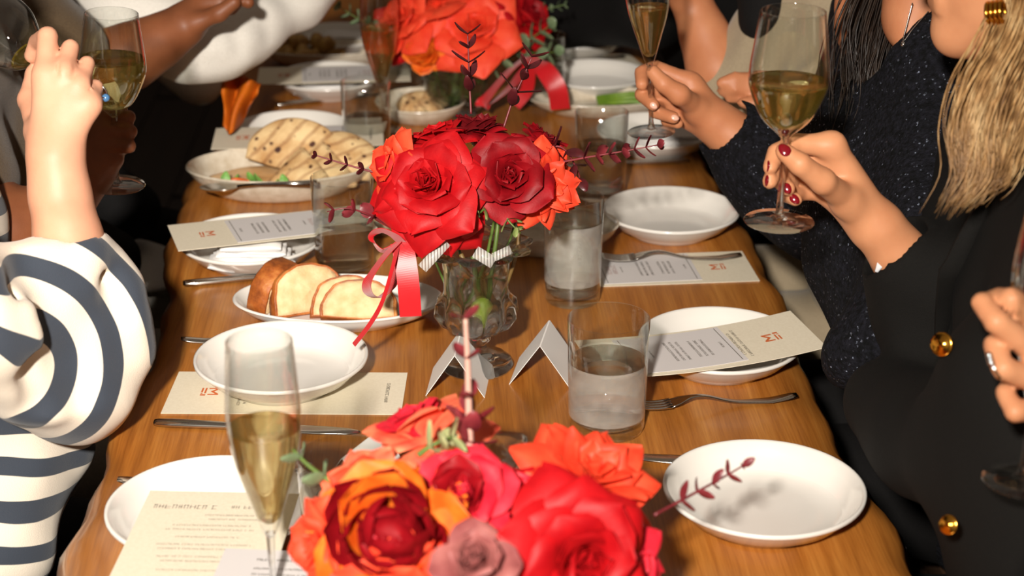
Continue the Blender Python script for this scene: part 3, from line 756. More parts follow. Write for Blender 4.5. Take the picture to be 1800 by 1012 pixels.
G2, G1, G0 = 'middle bouquet flowers', 'far bouquet flowers', 'front bouquet flowers'
v2 = at_z(838, 642, TZ+.0006); urn(v2, 'crystal footed urn vase with lobed bowl holding the middle bouquet')
def into(v, dx=0, dy=0, z=.06): return v+np.array([dx, dy, z])
Yb = float(v2[1])
flower('rose', 'large scarlet rose with folded-back petals at the left of the middle bouquet', at_y(752,318,Yb-.07), facing(-.25,.35,1), 'reflexed', [RED,RED,RED], 1.16, into(v2,-.012,0), 1, G2, STEM_B)
flower('rose', 'scarlet rose drooping below the big rose over the vase rim', at_y(755,378,Yb-.055), facing(-.1,-.7,.8), 'wide', [RED,RED], 1.1, into(v2,-.02,.01), 2, G2)
flower('rose', 'round dark red rose in the centre right of the middle bouquet', at_y(897,308,Yb-.055), facing(.15,.15,1), 'rose', [CRIMSON], 1.08, into(v2,.006,-.004,.055), 3, G2)
flower('rose', 'ruffled coral rose at the right of the middle bouquet', at_y(970,325,Yb-.03), facing(.6,-.1,.8), 'ruffled', [CORAL], 1.0, into(v2,.02,.0), 4, G2, STEM_B)
flower('rose', 'burgundy rose at the top of the middle bouquet', at_y(835,212,Yb+.03), facing(0,1,.15), 'ruffled', [BURG,BURG,CRIMSON], .80, into(v2,0,.012), 5, G2)
flower('rose', 'burgundy rose at the upper right of the middle bouquet', at_y(960,238,Yb+.03), facing(.5,.8,.1), 'ruffled', [BURG,CRIMSON], .66, into(v2,.012,.012), 6, G2)
flower('rose', 'coral rose peeking out at the far left of the middle bouquet', at_y(678,285,Yb-.02), facing(-.7,.2,.6), 'wide', [CORAL], .66, into(v2,-.02,.012), 7, G2)
flower('rose', 'scarlet rose with upright petals at the top left of the middle bouquet', at_y(765,232,Yb+.02), facing(-.3,.9,.2), 'wide', [RED], .72, into(v2,-.005,.014), 8, G2)
flower('rose', 'red rose tucked behind the round dark rose', at_y(890,262,Yb+.01), facing(.1,.9,.4), 'rose', [PINKRED,RED], .86, into(v2,.0,.016), 9, G2)
sprig('burgundy eucalyptus sprig reaching right from the middle bouquet', [at_y(985,285,Yb-.01), at_y(1040,275,Yb-.02), at_y(1100,265,Yb-.03), at_y(1155,255,Yb-.035)], LEAF_B, .022, .017, .011, 1, group='burgundy sprigs')
sprig('burgundy sprig reaching left from the middle bouquet above the tumbler', [at_y(690,310,Yb), at_y(640,298,Yb), at_y(595,285,Yb), at_y(552,272,Yb)], LEAF_DK, .017, .010, .018, 2, group='burgundy sprigs')
sprig('burgundy sprig with round leaves hanging left in front of the tumbler', [at_y(690,400,Yb-.02), at_y(650,378,Yb-.04), at_y(610,366,Yb-.05), at_y(575,372,Yb-.05)], LEAF_B, .024, .020, .022, 3, group='burgundy sprigs')
sprig('upright dark sprig rising from the left top of the middle bouquet', [at_y(828,200,Yb+.03), at_y(826,160,Yb+.04), at_y(824,110,Yb+.045), at_y(822,60,Yb+.05)], LEAF_DK, .032, .012, .013, 4, LEAF_B, group='burgundy sprigs')
sprig('slanting dark sprig rising from the right top of the middle bouquet', [at_y(885,225,Yb+.03), at_y(900,180,Yb+.04), at_y(920,135,Yb+.045), at_y(935,100,Yb+.05)], LEAF_DK, .036, .014, .013, 5, LEAF_B, group='burgundy sprigs')
sprig('dark leaves tucked beside the coral rose of the middle bouquet', [at_y(930,270,Yb+.0), at_y(985,258,Yb), at_y(1015,300,Yb), at_y(1020,330,Yb)], LEAF_DK, .028, .018, .016, 6, group='burgundy sprigs')
sprig('green rose leaves hanging under the round dark rose', [at_y(870,345,Yb-.05), at_y(850,368,Yb-.06), at_y(835,378,Yb-.07), at_y(815,372,Yb-.075)], LEAF_ROSE, .024, .014, .012, 7, STEM_G, name='rose_leaves')
sprig('green leaves at the vase rim below the round dark rose', [at_y(880,360,Yb-.05), at_y(892,385,Yb-.06), at_y(905,400,Yb-.065), at_y(915,410,Yb-.065)], LEAF_ROSE, .020, .013, .012, 8, STEM_G, name='rose_leaves')
# loose extra stems standing in the urn
for i, (dx, dy, lx, ly) in enumerate([(-.018,-.012,.016,-.006),(.010,-.02,-.012,.004),(.022,-.006,-.014,-.01),(-.004,-.022,.008,.004),(.0,-.018,.02,.004)]):
    a, b = v2+np.array([dx,dy,.150]), v2+np.array([lx,ly,.062])
    tag(mobj('flower_stem', tube([p-a for p in spline([a,(a+b)/2,b],4)], .0028 if i < 4 else .0036, 8), STEM_B if i % 2 == 0 else STEM_G, None, a), 'cut stem crossing in the water of the middle vase', 'stem', 'stems in the middle vase')
BUD = principled('pale_green_bud', srgb(150,176,60), .4, var=srgb(186,206,100), scale=80)
tag(mobj('green_bud', xf(blob(.014,14,10),(0,0,0),(0,0,0),(.85,.85,1.3)), BUD, None, v2+np.array([.006,-.018,.080])), 'pale green bud submerged in the crystal urn', 'bud')

# satin ribbons
SATIN = principled('red_satin', srgb(190,12,24), .38, sheen=.3, spec=.4, var=srgb(180,8,20), scale=30)
def ribbon(label, strands):
    o = np.array(strands[0][0][0]); t = thing('satin_ribbon', label, 'ribbon', o)
    for path, w, side in strands:
        P = spline(path, 12); mobj('ribbon_band', strip([p-o for p in P], w, .0006, side), SATIN, t, smooth=False)
    return t
yv = Yb-.06
R_ = rt; U_ = np.array([0,0,1.]); D_ = -fw
def ry(px, py, dy=0): return at_y(px, py, yv+dy)
ribbon('red satin ribbon on the left of the middle bouquet, tails hanging over the bread', [
  ([ry(700,425), ry(672,455,-.02), ry(648,492,-.03), ry(648,515,-.015), ry(668,522,.01), ry(690,500,.02), ry(700,462,.01), ry(703,425)], .015, R_*.55+D_*.8),
  ([ry(705,425), ry(712,455,-.012), ry(718,500,-.022), ry(722,556,-.026)], .025, R_),
  ([ry(700,428), ry(690,470,-.03), ry(672,530,-.04), ry(650,570,-.03), ry(622,606,-.012)], .0055, R_*.7+D_*.6),
  ([ry(705,425), ry(690,412,-.012), ry(668,405,-.015), ry(655,418,-.005), ry(672,440,.0), ry(700,428,0)], .014, U_*.4+D_*.9)])
TAPE = NT('clear_ribbed_tape')
def tape_mat():
    t = TAPE; co = t.n('TexCoord').outputs['Object']; wv = t.n('TexWave', Vector=co, Scale=90, _bands_direction='X'); d = t.n('BsdfPrincipled', Base_Color=srgb(225,222,216), Roughness=.25); tr = t.n('BsdfTransparent')
    mr = t.n('MapRange', Value=wv.outputs[1]); mr.inputs[3].default_value = .12; mr.inputs[4].default_value = .6
    return t.end(t.n('MixShader', Fac=mr.outputs[0], i1=tr.outputs[0], i2=d.outputs[0]).outputs[0])
TAPE = tape_mat()
for i, (a, b, w) in enumerate([((785,425,-.015),(742,472,-.03),.012),((760,428,0),(735,442,-.005),.014),((835,442,-.010),(868,462,-.012),.014),((868,452,-.014),(898,438,-.004),.010)]):
    p, q = ry(*a), ry(*b); d = q-p; L = np.linalg.norm(d)
    s = np.cross(d/L, D_); o = mobj('clear_tape', strip([(0,0,0), d*.5+D_*.001, d], w, .0005, s), TAPE, None, p)
    tag(o, ['long clear tape end sticking out at the left of the urn rim','short clear tape end under the scarlet petals','clear tape end folded over the front of the urn rim','clear tape end at the right of the urn rim'][i], 'tape', 'clear tape ends on the urn rim')

# ---- far bouquet in a cut-glass bowl vase
v1 = at_z(802, 196, TZ+.0006)
def bowl_vase():
    t = thing('glass_vase', 'wide cut-glass vase holding the far bouquet', 'vase', v1)
    out = [(0,0),(.045,0),(.048,.004),(.050,.02),(.056,.05),(.063,.085),(.068,.098)]; inn = [(.0655,.099),(.060,.085),(.053,.05),(.046,.016),(.03,.012),(0,.011)]
    seg = 64; v, f = [], []
    for i, (r, z) in enumerate(out+inn):
        for k in range(seg):
            th = 2*math.pi*k/seg; a = .035 if 1 < i < 6 else 0
            v.append((r*(1+a*(abs(math.cos(8*th))-.5))*math.cos(th), r*(1+a*(abs(math.cos(8*th))-.5))*math.sin(th), z))
    for i in range(len(out)+len(inn)-1):
        for k in range(seg): k2 = (k+1)%seg; f.append((i*seg+k, i*seg+k2, (i+1)*seg+k2, (i+1)*seg+k))
    mobj('bowl', (v, f), CRYSTAL, t)
    mobj('water', lathe([(0,.0112),(.03,.0122),(.0462,.0162),(.0532,.05),(.058,.074),(.057,.0735),(0,.073)], 48), WATER, t)
bowl_vase(); Y1 = float(v1[1])
def b1(px, py, dy): return at_y(px, py, Y1+dy)
flower('rose', 'huge wide-open coral rose at the front of the far bouquet', b1(835,42,-.08), facing(.05,.35,1), 'wide', [CORAL], 1.26, into(v1,0,-.01,.02), 21, G1)
flower('rose', 'coral rose at the left of the far bouquet', b1(700,28,-.05), facing(-.6,.5,.7), 'wide', [CORAL,CORAL], 1.10, into(v1,-.02,0,.02), 22, G1)
flower('rose', 'crimson rose at the right of the far bouquet', b1(935,25,-.02), facing(.7,.4,.6), 'reflexed', [CRIMSON,RED], 1.05, into(v1,.02,0,.02), 23, G1)
flower('rose', 'coral rose at the top centre of the far bouquet', b1(770,-12,-.02), facing(-.1,.9,.5), 'wide', [CORAL], 1.25, into(v1,0,.01,.02), 24, G1)
flower('rose', 'red rose behind the coral roses at the top of the far bouquet', b1(870,-25,.0), facing(.2,.9,.4), 'reflexed', [RED], 1.1, into(v1,.01,.02,.02), 25, G1)
flower('rose', 'scarlet rose low at the left of the far bouquet', b1(690,62,-.03), facing(-.7,-.2,.7), 'wide', [RED], .8, into(v1,-.02,.01,.02), 26, G1)
flower('ranunculus', 'orange ranunculus hanging at the lower left of the far bouquet', b1(740,84,-.085), facing(-.2,.05,1), 'ranunculus', [DEEPRED,ORANGE,ORANGE], .95, into(v1,-.01,-.01,.02), 27, G1)
for i in range(9):
    a = v1+np.array([.038*math.cos(i*.7), .038*math.sin(i*.7)-.004, .092]); b = v1+np.array([-.03*math.cos(i*.7+.6), -.03*math.sin(i*.7+.6), .016])
    tag(mobj('flower_stem', tube([(0,0,0), (b-a)*.5, b-a], .003, 7), [STEM_G,STEM_G,STEM_B][i%3], None, a), 'cut stem standing in the water of the far vase', 'stem', 'stems in the far vase')
for i, (pts, m, lab) in enumerate([
  ([b1(880,95,-.06), b1(910,80,-.06), b1(945,60,-.05), b1(975,40,-.04)], LEAF_G, 'green eucalyptus sprig at the right of the far bouquet'),
  ([b1(885,105,-.05), b1(920,92,-.05), b1(955,95,-.04), b1(985,88,-.03)], LEAF_G, 'green eucalyptus sprig low at the right of the far bouquet'),
  ([b1(690,55,-.02), b1(660,48,-.02), b1(625,30,-.02), b1(590,8,-.02)], LEAF_G, 'long green eucalyptus sprig reaching left from the far bouquet'),
  ([b1(800,90,-.075), b1(830,108,-.08), b1(860,112,-.08), b1(885,105,-.075)], LEAF_G, 'green eucalyptus leaves over the rim of the far vase'),
  ([b1(940,20,0), b1(965,15,0), b1(985,10,0), b1(995,8,0)], LEAF_G, 'small green sprig beyond the crimson rose of the far bouquet')]):
    sprig(lab, pts, m, [.034,.032,.026,.040,.016][i], [.031,.028,.022,.036,.013][i], [.016,.015,.016,.018,.012][i], 30+i, STEM_G, group='green eucalyptus sprigs', start=.05)
def r1(px, py, dy=0): return at_y(px, py, Y1-.08+dy)
ribbon('red satin ribbon bow hanging at the right of the far vase', [
  ([r1(925,100), r1(895,125,-.02), r1(865,160,-.03), r1(848,185,-.02), r1(865,178,0), r1(900,150,.02), r1(928,108,.01)], .026, D_*.75+R_*.5),
  ([r1(930,100), r1(955,120,-.02), r1(978,155,-.03), r1(985,192,-.02)], .034, R_*.9-U_*.3),
  ([r1(928,102), r1(930,130,.01), r1(925,160,.02), r1(905,185,.02)], .022, R_)])

# ---- front bouquet
v0 = np.array([.03, 1.40, TZ+.0006]); urn(v0, 'crystal footed urn vase hidden under the front bouquet')
def f0(px, py, z): return at_z(px, py, z)
flower('ranunculus', 'big orange and red ranunculus at the left of the front bouquet', f0(682,935,.955), facing(-.05,.25,1), 'ranunculus', [PINKRED,CRIMSON,CRIMSON,ORANGE], 1.62, into(v0,-.02,0), 41, G0)
flower('rose', 'big scarlet rose at the lower right of the front bouquet', f0(1030,985,.94), facing(.35,.05,1), 'reflexed', [RED,RED], 1.14, into(v0,.02,0), 42, G0)
flower('rose', 'ruffled coral rose at the upper right of the front bouquet', f0(1045,812,.945), facing(.3,.8,.55), 'ruffled', [CORAL], 1.3, into(v0,.02,.012), 43, G0)
flower('rose', 'crimson rose in the middle of the front bouquet', f0(812,862,.955), facing(.0,.5,.9), 'rose', [PINKRED,CRIMSON,PINKRED], 1.0, into(v0,0,.0), 44, G0)
flower('rose', 'peach and red rose turned away at the top of the front bouquet, green sepals showing', f0(728,735,.955), facing(-.3,.8,.1), 'wide', [PINKRED,PEACH], .92, into(v0,-.012,.014), 45, G0)
flower('rose', 'dusky mauve rose at the bottom centre of the front bouquet', f0(832,975,.965), facing(.0,.55,.9), 'bud', [MAUVE], 1.15, into(v0,0,-.012), 46, G0)
flower('rose', 'peach coral rose behind the orange ranunculus', f0(628,842,.945), facing(-.4,.7,.5), 'wide', [CORAL,PEACH], .66, into(v0,-.02,.01), 47, G0)
flower('rose', 'coral rose hanging at the far left of the front bouquet', f0(548,955,.92), facing(-.8,.0,.6), 'wide', [CORAL], .62, into(v0,-.022,-.004), 48, G0)
flower('rose', 'red rose between the crimson and scarlet roses of the front bouquet', f0(920,870,.935), facing(.1,.8,.5), 'reflexed', [PINKRED,RED], .82, into(v0,.006,.014), 49, G0)
flower('rose', 'scarlet rose low at the bottom right edge of the front bouquet', f0(1120,985,.91), facing(.7,.1,.7), 'wide', [PINKRED], .66, into(v0,.022,-.008), 50, G0)
flower('rose', 'orange rose below the ranunculus at the bottom of the picture', f0(700,1065,.90), facing(-.1,-.5,1), 'wide', [ORANGE,CORAL], .8, into(v0,-.012,-.014), 51, G0)
sprig('pink-red sprig reaching right from the front bouquet over the lower right plate', [f0(1150,905,.91), f0(1205,875,.915), f0(1260,845,.92), f0(1312,815,.925)], LEAF_B, .019, .011, .014, 52, group='burgundy sprigs')
sprig('pale upright stem with burgundy leaves rising from the front bouquet', [f0(826,800,.96), f0(824,720,1.0), f0(822,640,1.04), f0(818,560,1.08)], LEAF_B, .026, .016, .034, 53, principled('pale_pink_stem', srgb(196,150,134), .5), .0030, group='burgundy sprigs')
sprig('burgundy leaves between the peach and coral roses of the front bouquet', [f0(800,800,.965), f0(822,770,.975), f0(826,745,.985), f0(826,725,.99)], LEAF_B, .034, .020, .008, 54, group='burgundy sprigs')
sprig('pale green rose leaves in front of the peach rose of the front bouquet', [f0(735,800,.975), f0(755,785,.98), f0(775,775,.985), f0(795,768,.99)], principled('pale_green_leaf', srgb(150,158,104), .5, var=srgb(176,176,128), scale=50), .026, .020, .010, 57, STEM_G, .002, name='rose_leaves', start=.0)
sprig('pale green sprig reaching left from the front bouquet over the tumbler', [f0(640,870,.93), f0(590,850,.94), f0(545,820,.95), f0(515,790,.96)], LEAF_G, .026, .018, .026, 55, STEM_G, .0022, group='green eucalyptus sprigs')
# ------------------------------------------------------------------ food
CRUMB = principled('bread_crumb', srgb(206,168,118), .85, var=srgb(226,198,154), scale=55, bump=.6, bscale=160)
def crust_mat():
    t = NT('baked_crust'); co = t.n('TexCoord').outputs['Object']; nz = t.n('TexNoise', Vector=co, Scale=26, Detail=6, Roughness=.7); rp = t.n('ValToRGB', Fac=nz.outputs[0]); e = rp.color_ramp.elements
    e[0].position = .3; e[0].color = srgb(104,48,16); e[1].position = .75; e[1].color = srgb(204,138,66); m = e.new(.5); m.color = srgb(164,88,32)
    b = t.n('Bump', Height=t.n('TexNoise', Vector=co, Scale=170, Detail=4).outputs[0], Strength=.5, Distance=.002)
    return t.end(t.n('BsdfPrincipled', Base_Color=rp.outputs[0], Roughness=.55, Normal=b.outputs[0]).outputs[0])
CRUST = crust_mat()
def dome(w, h, n=30, p=2.3):
    """outline of a loaf's cross-section, flat bottom"""
    pts = []
    for k in range(n):
        a = math.pi*k/(n-1); x = math.copysign(abs(math.cos(a))**(2/p), math.cos(a))*w/2; z = math.sin(a)**(1/1.35)*h; pts.append((x, z))
    for k in range(1, 9): x = -w/2+w*k/9; pts.append((x, -.003*math.sin(math.pi*k/9)))
    return pts
def bread_slice(loc, rot, w, h, d, label, seed):
    rng = random.Random(seed); t = thing('bread_slice', label, 'bread', loc, 0, 'slices of bread', rot=rot)
    o = dome(w, h); n = len(o); v, f = [], []
    cx, cz = 0, h*.45; wob = [1+.02*math.sin(5*k/n*6.28+seed)+.012*math.sin(11*k/n*6.28+2*seed) for k in range(n)]
    prof = [(-d/2, .97), (-d/2*.9, 1.0), (0, 1.015), (d/2*.9, 1.0), (d/2, .97), (d/2-.004, .89), (-d/2+.004, .89)]
    for y, s in prof: v += [(cx+(x-cx)*s*wob[k], y, cz+(z-cz)*s*wob[k]) for k, (x, z) in enumerate(o)]
    m = len(prof)
    for i in range(m):
        for k in range(n): i2, k2 = (i+1)%m, (k+1)%n; f.append((i*n+k, i*n+k2, i2*n+k2, i2*n+k))
    mobj('crust', (v, f), CRUST, t)
    v, f = [], []; rings = [(-1,0),(-1,.25),(-1,.5),(-1,.75),(-1,.915),(1,.915),(1,.75),(1,.5),(1,.25),(1,0)]
    for sd, s in rings:
        for k, (x, z) in enumerate(o):
            xs_, zs_ = x*s, cz+(z-cz)*s; bul = .0022*math.sin(120*xs_+seed+sd)*math.sin(140*zs_+seed*2)+.001*math.sin(330*xs_+210*zs_)
            v.append((cx+(x-cx)*s*wob[k], sd*(d/2-.001+.003*(1-s)+bul*(1-s*.6)), cz+(z-cz)*s*wob[k]))
    for i in range(len(rings)-1):
        for k in range(n): k2 = (k+1)%n; f.append((i*n+k, i*n+k2, (i+1)*n+k2, (i+1)*n+k))
    mobj('crumb', (v, f), CRUMB, t); return t
zb = TZ+.012
bread_slice(at_z(482,538,zb)+np.array([0,.018,0]), (math.radians(12),0,math.radians(58)), .088, .056, .030, 'bread slice standing on edge at the left end of the oval plate', 1)
bread_slice(at_z(545,552,zb)+np.array([0,.008,0]), (math.radians(-26),0,math.radians(24)), .100, .062, .026, 'bread slice with pale crumb leaning back, left of the ribbon loop', 2)
bread_slice(at_z(610,562,zb)+np.array([0,.014,0]), (math.radians(-30),0,math.radians(6)), .092, .050, .034, 'bread slice behind the front piece near the ribbon', 3)
bread_slice(at_z(632,564,zb+.003)+np.array([0,.004,0]), (math.radians(-38),0,math.radians(-4)), .098, .050, .030, 'front bread slice lying under the hanging ribbon', 4)

def flat_mat():
    t = NT('grilled_flatbread'); co = t.n('TexCoord').outputs['Object']
    n1 = t.n('TexNoise', Vector=co, Scale=30, Detail=4); r1_ = t.n('ValToRGB', Fac=n1.outputs[0]); r1_.color_ramp.elements[0].color = srgb(178,132,78); r1_.color_ramp.elements[1].color = srgb(222,192,142); r1_.color_ramp.elements[0].position = .3; r1_.color_ramp.elements[1].position = .65
    n2 = t.n('TexVoronoi', Vector=co, Scale=62, Randomness=1.0); n3 = t.n('TexNoise', Vector=co, Scale=24, Detail=2)
    mul = t.n('Math', i0=n2.outputs[0], i1=n3.outputs[0], _operation='ADD'); r2_ = t.n('ValToRGB', Fac=mul.outputs[0]); r2_.color_ramp.elements[0].position = .60; r2_.color_ramp.elements[1].position = .76; r2_.color_ramp.elements[0].color = srgb(88,48,20); r2_.color_ramp.elements[1].color = (1,1,1,1)
    c = t.n('MixRGB', Fac=1.0, Color1=r1_.outputs[0], Color2=r2_.outputs[0], _blend_type='MULTIPLY')
    wv = t.n('TexWave', Vector=t.n('Mapping', Vector=co, Rotation=(0,0,.6)).outputs[0], Scale=14, Distortion=3.5, Detail=3); r3_ = t.n('ValToRGB', Fac=wv.outputs[1]); r3_.color_ramp.elements[0].position = .05; r3_.color_ramp.elements[1].position = .3; r3_.color_ramp.elements[0].color = srgb(150,100,54); r3_.color_ramp.elements[1].color = (1,1,1,1)
    c2 = t.n('MixRGB', Fac=.45, Color1=c.outputs[0], Color2=r3_.outputs[0], _blend_type='MULTIPLY')
    return t.end(t.n('BsdfPrincipled', Base_Color=c2.outputs[0], Roughness=.75, Normal=t.n('Bump', Height=n1.outputs[0], Strength=.5, Distance=.004).outputs[0]).outputs[0])
FLAT = flat_mat()
def flatbread(loc, rot, outline, th, label, seed=0, puff=.006):
    """a grilled piece of flatbread: outline polygon with a puffed top and rounded rim"""
    o = spline(outline+[outline[0]], 6)[:-1]; n = len(o); c = sum(o)/n; v, f = [], []
    for s, z in [(0,-th/2),(.5,-th/2),(.9,-th/2),(1,-th*.2),(1,th*.2),(.93,th/2),(.75,th/2+puff*.5),(.5,th/2+puff),(.25,th/2+puff*.9),(0,th/2+puff*.8)]:
        for k, p in enumerate(o):
            q = c+(p-c)*max(s,.001); v.append((q[0], q[1], z+.003*math.sin(40*q[0]+seed)+.003*math.sin(55*q[1]+seed*2)))
    for i in range(9):
        for k in range(n): k2 = (k+1)%n; f.append((i*n+k, i*n+k2, (i+1)*n+k2, (i+1)*n+k))
    return tag(mobj('flatbread_piece', (v, f), FLAT, None, loc, rot), label, 'flatbread', 'grilled flatbread pieces')
half = [(-.075,-.02),(-.07,.015),(-.04,.045),(.0,.055),(.045,.045),(.075,.01),(.075,-.025),(0,-.03)]
tri = [(-.06,-.035),(.05,-.04),(.06,-.02),(.0,.035),(-.02,.04)]
flatbread(cP+np.array([.020,.030,.050]), (math.radians(62),math.radians(8),math.radians(-6)), half, .009, 'rounded flatbread half standing at the back of the cream dish', 1)
flatbread(cP+np.array([.062,.002,.042]), (math.radians(34),math.radians(4),math.radians(-14)), tri, .009, 'triangular flatbread wedge leaning in front of the rounded half', 2)
flatbread(cP+np.array([.035,-.012,.038]), (math.radians(30),math.radians(-6),math.radians(-24)), [(x*.85,y*.85) for x,y in tri], .009, 'flatbread wedge with grill marks lying over the dip', 3)
flatbread(cP+np.array([.095,.018,.046]), (math.radians(40),math.radians(14),math.radians(-30)), [(x*.8,y*.8) for x,y in half], .009, 'flatbread piece at the right end of the cream dish by the rose', 4)
flatbread(cM+np.array([.0,-.005,.026]), (math.radians(30),0,.4), [(x*.6,y*.6) for x,y in half], .009, 'browned flatbread piece leaning in the small dish by the far vase', 5)
flatbread(cM+np.array([.02,-.022,.024]), (math.radians(20),.2,1.4), [(x*.55,y*.55) for x,y in tri], .009, 'small flatbread wedge in the small dish by the far vase', 6)
DIP = principled('orange_cream_dip', srgb(206,156,98), .4, var=srgb(222,184,136), scale=25, bump=.4, bscale=60)
tag(mobj('dip', [[(x*1.5*.86, y*.9*.86, z+.002*math.sin(60*x+1)*math.sin(70*y)) for x,y,z in lathe([(.088,.0105),(.090,.0165),(.083,.0185),(.06,.0195),(.03,.019),(0,.019)], 48)[0]], lathe([(.088,.0105),(.09,.0165),(.083,.0185),(.06,.0195),(.03,.019),(0,.019)], 48)[1]], DIP, None, cP), 'creamy orange dip filling the cream dish of flatbread', 'dip')
HERB = principled('green_herb', srgb(78,128,48), .5, var=srgb(120,170,80), scale=60); CARROT = principled('orange_pepper_strip', srgb(206,92,30), .45)
random.seed(8)
HM = make_mesh('herb_leaf', *leaf_vf(.022,.015,.5), HERB)
for i, (px, py) in enumerate([(402,322),(395,328),(450,322),(465,325),(470,332),(500,333)]):
    tag(obj('herb_leaf', HM, None, at_z(px,py,TZ+.022), (random.uniform(-.5,.5),random.uniform(-.9,0),random.uniform(0,6))), 'green herb leaf scattered on the orange dip', 'herb', 'herb leaves on the dip')
for i, (px, py, a) in enumerate([(415,318,.2),(428,322,-.3),(440,320,.1)]):
    tag(mobj('pepper_strip', tube([(-.014,0,0),(0,.002,.002),(.014,0,0)], [.0025,.0035,.0025], 7), CARROT, None, at_z(px,py,TZ+.024), (0,0,a)), 'orange vegetable strip lying on the dip', 'vegetable', 'vegetable strips on the dip')
# serving spoon in the dip
sp0, sp1 = at_z(352, 331, TZ+.034), at_z(560, 325, TZ+.048); so = thing('serving_spoon', 'steel spoon lying along the front of the dip in the cream dish', 'spoon', sp0, 0, None, rot=(0,-.05,math.atan2(sp1[1]-sp0[1], sp1[0]-sp0[0])))
mobj('spoon_bowl', xf(lathe([(0,-.006),(.012,-.004),(.02,.002),(.0205,.0028),(.0195,.0026),(.011,-.003),(0,-.0046)], 32), (.03,0,0), (0,0,0), (1.5,.9,1)), STEEL, so)
mobj('handle', tube([(.058,0,.003),(.09,0,.006),(.13,0,.007),(.18,0,.008)], [.003,.0028,.0035,.005], 8), STEEL, so)
# roast potatoes in the far dish
POT = principled('roast_potato', srgb(196,158,84), .5, var=srgb(146,100,44), scale=50, bump=.4, bscale=90); random.seed(3)
for i in range(16):
    s = random.uniform(.011,.018); a = random.uniform(0,6.28); r = random.uniform(0,1)**.5
    x, y = -.035+.062*r*math.cos(a), .028*r*math.sin(a); z = .016+.5*s+(.016 if i > 9 else 0)
    tag(mobj('roast_potato', xf(blob(s,10,7),(0,0,0),(a,a*2,0),(1.25,.95,.8)), POT, None, cF+np.array([x,y,z])), 'golden roast potato piece piled in the far dish', 'potato', 'roast potatoes in the far dish')
SAUCE = principled('dark_brown_sauce', srgb(70,38,18), .25, var=srgb(110,62,26), scale=40)
tag(mobj('sauce', oval(lathe([(0,.010),(.07,.0105),(.074,.014),(.05,.016),(0,.016)], 40), 1.15,.55), SAUCE, None, cF), 'dark sauce pooled under the potatoes in the far dish', 'sauce')
ASP = principled('asparagus_green', srgb(120,150,40), .45, var=srgb(84,120,30), scale=60)
for i in range(5):
    tag(mobj('asparagus_spear', tube([(-.055,0,0),(0,.002,.004),(.045,0,.003),(.06,0,.003),(.068,.001,.003)], [.0045,.005,.0048,.006,.0015], 8), ASP, None, cK+np.array([.045+.006*(i%2),-.012+.011*i,.017+.004*(i%2)]), (0,0,.1*(i-2)*.4)), 'green asparagus spear lying in the dish by the raised flute', 'asparagus', 'asparagus spears')
# votive candle behind the middle tumbler
def votive():
    t = thing('votive_candle', 'lit votive candle in a small glass behind the middle left tumbler', 'candle', at_z(664, 408))
    mobj('cup', lathe([(0,0),(.026,0),(.028,.003),(.031,.055),(.030,.0555),(.0285,.054),(.026,.008),(0,.007)], 40), GLASS, t)
    mobj('wax', lathe([(0,.0075),(.0255,.0085),(.027,.026),(.02,.0255),(0,.025)], 32), principled('candle_wax', srgb(232,222,200), .4), t)
    mobj('wick', tube([(0,0,.025),(0,0,.033)], .0006, 6), INK, t)
    fm = NT('candle_flame'); em = fm.n('Emission', Color=(1,.55,.2,1), Strength=9); fm = fm.end(em.outputs[0])
    mobj('flame', lathe(rounded([(0,.031),(.0028,.036),(.0032,.041),(.0018,.049),(0,.055)],3), 14), fm, t)
votive()
# ------------------------------------------------------------------ people
def skin_mat(name, c1, c2):
    t = NT(name); co = t.n('TexCoord').outputs['Object']; nz = t.n('TexNoise', Vector=co, Scale=22, Detail=5); rp = t.n('ValToRGB', Fac=nz.outputs[0])
    rp.color_ramp.elements[0].position = .3; rp.color_ramp.elements[1].position = .7; rp.color_ramp.elements[0].color = c1; rp.color_ramp.elements[1].color = c2
    b = t.n('Bump', Height=t.n('TexNoise', Vector=co, Scale=700, Detail=3).outputs[0], Strength=.12, Distance=.001)
    p = t.n('BsdfPrincipled', Base_Color=rp.outputs[0], Roughness=.5, Normal=b.outputs[0]); p.inputs['Specular IOR Level'].default_value = .35
    p.inputs['Subsurface Weight'].default_value = .12; p.inputs['Subsurface Radius'].default_value = (1,.35,.2); p.inputs['Subsurface Scale'].default_value = .004
    return t.end(p.outputs[0])
SK_LIGHT = skin_mat('light_skin', srgb(204,146,116), srgb(216,160,130)); SK_TAN = skin_mat('tan_skin', srgb(190,128,90), srgb(204,144,104))
SK_DARK = skin_mat('dark_brown_skin', srgb(112,64,38), srgb(132,78,48)); SK_MID = skin_mat('medium_skin', srgb(178,112,76), srgb(192,128,90))
def cloth_mat(name, c1, c2, scale=400, rough=.85, bump=.4, sheen=.2): return principled(name, c1, rough, var=c2, scale=scale, bump=bump, bscale=scale*1.6, sheen=sheen, spec=.2)
BLAZER = cloth_mat('black_wool', srgb(11,10,8), srgb(15,13,11), 600, sheen=0); BLACK = cloth_mat('black_cotton', srgb(12,11,11), srgb(17,15,15), 500, sheen=0)
BEIGE = cloth_mat('beige_cotton', srgb(150,134,110), srgb(164,148,122), 500); WHITE_K = cloth_mat('white_knit', srgb(214,208,198), srgb(226,221,212), 500, bump=.6)
OLIVE = cloth_mat('olive_brown_cotton', srgb(74,58,40), srgb(84,68,48), 400); GREYC = cloth_mat('light_grey_cotton', srgb(172,166,154), srgb(186,180,168), 400); NAVY_TR = cloth_mat('dark_denim', srgb(30,32,40), srgb(38,40,48), 500)
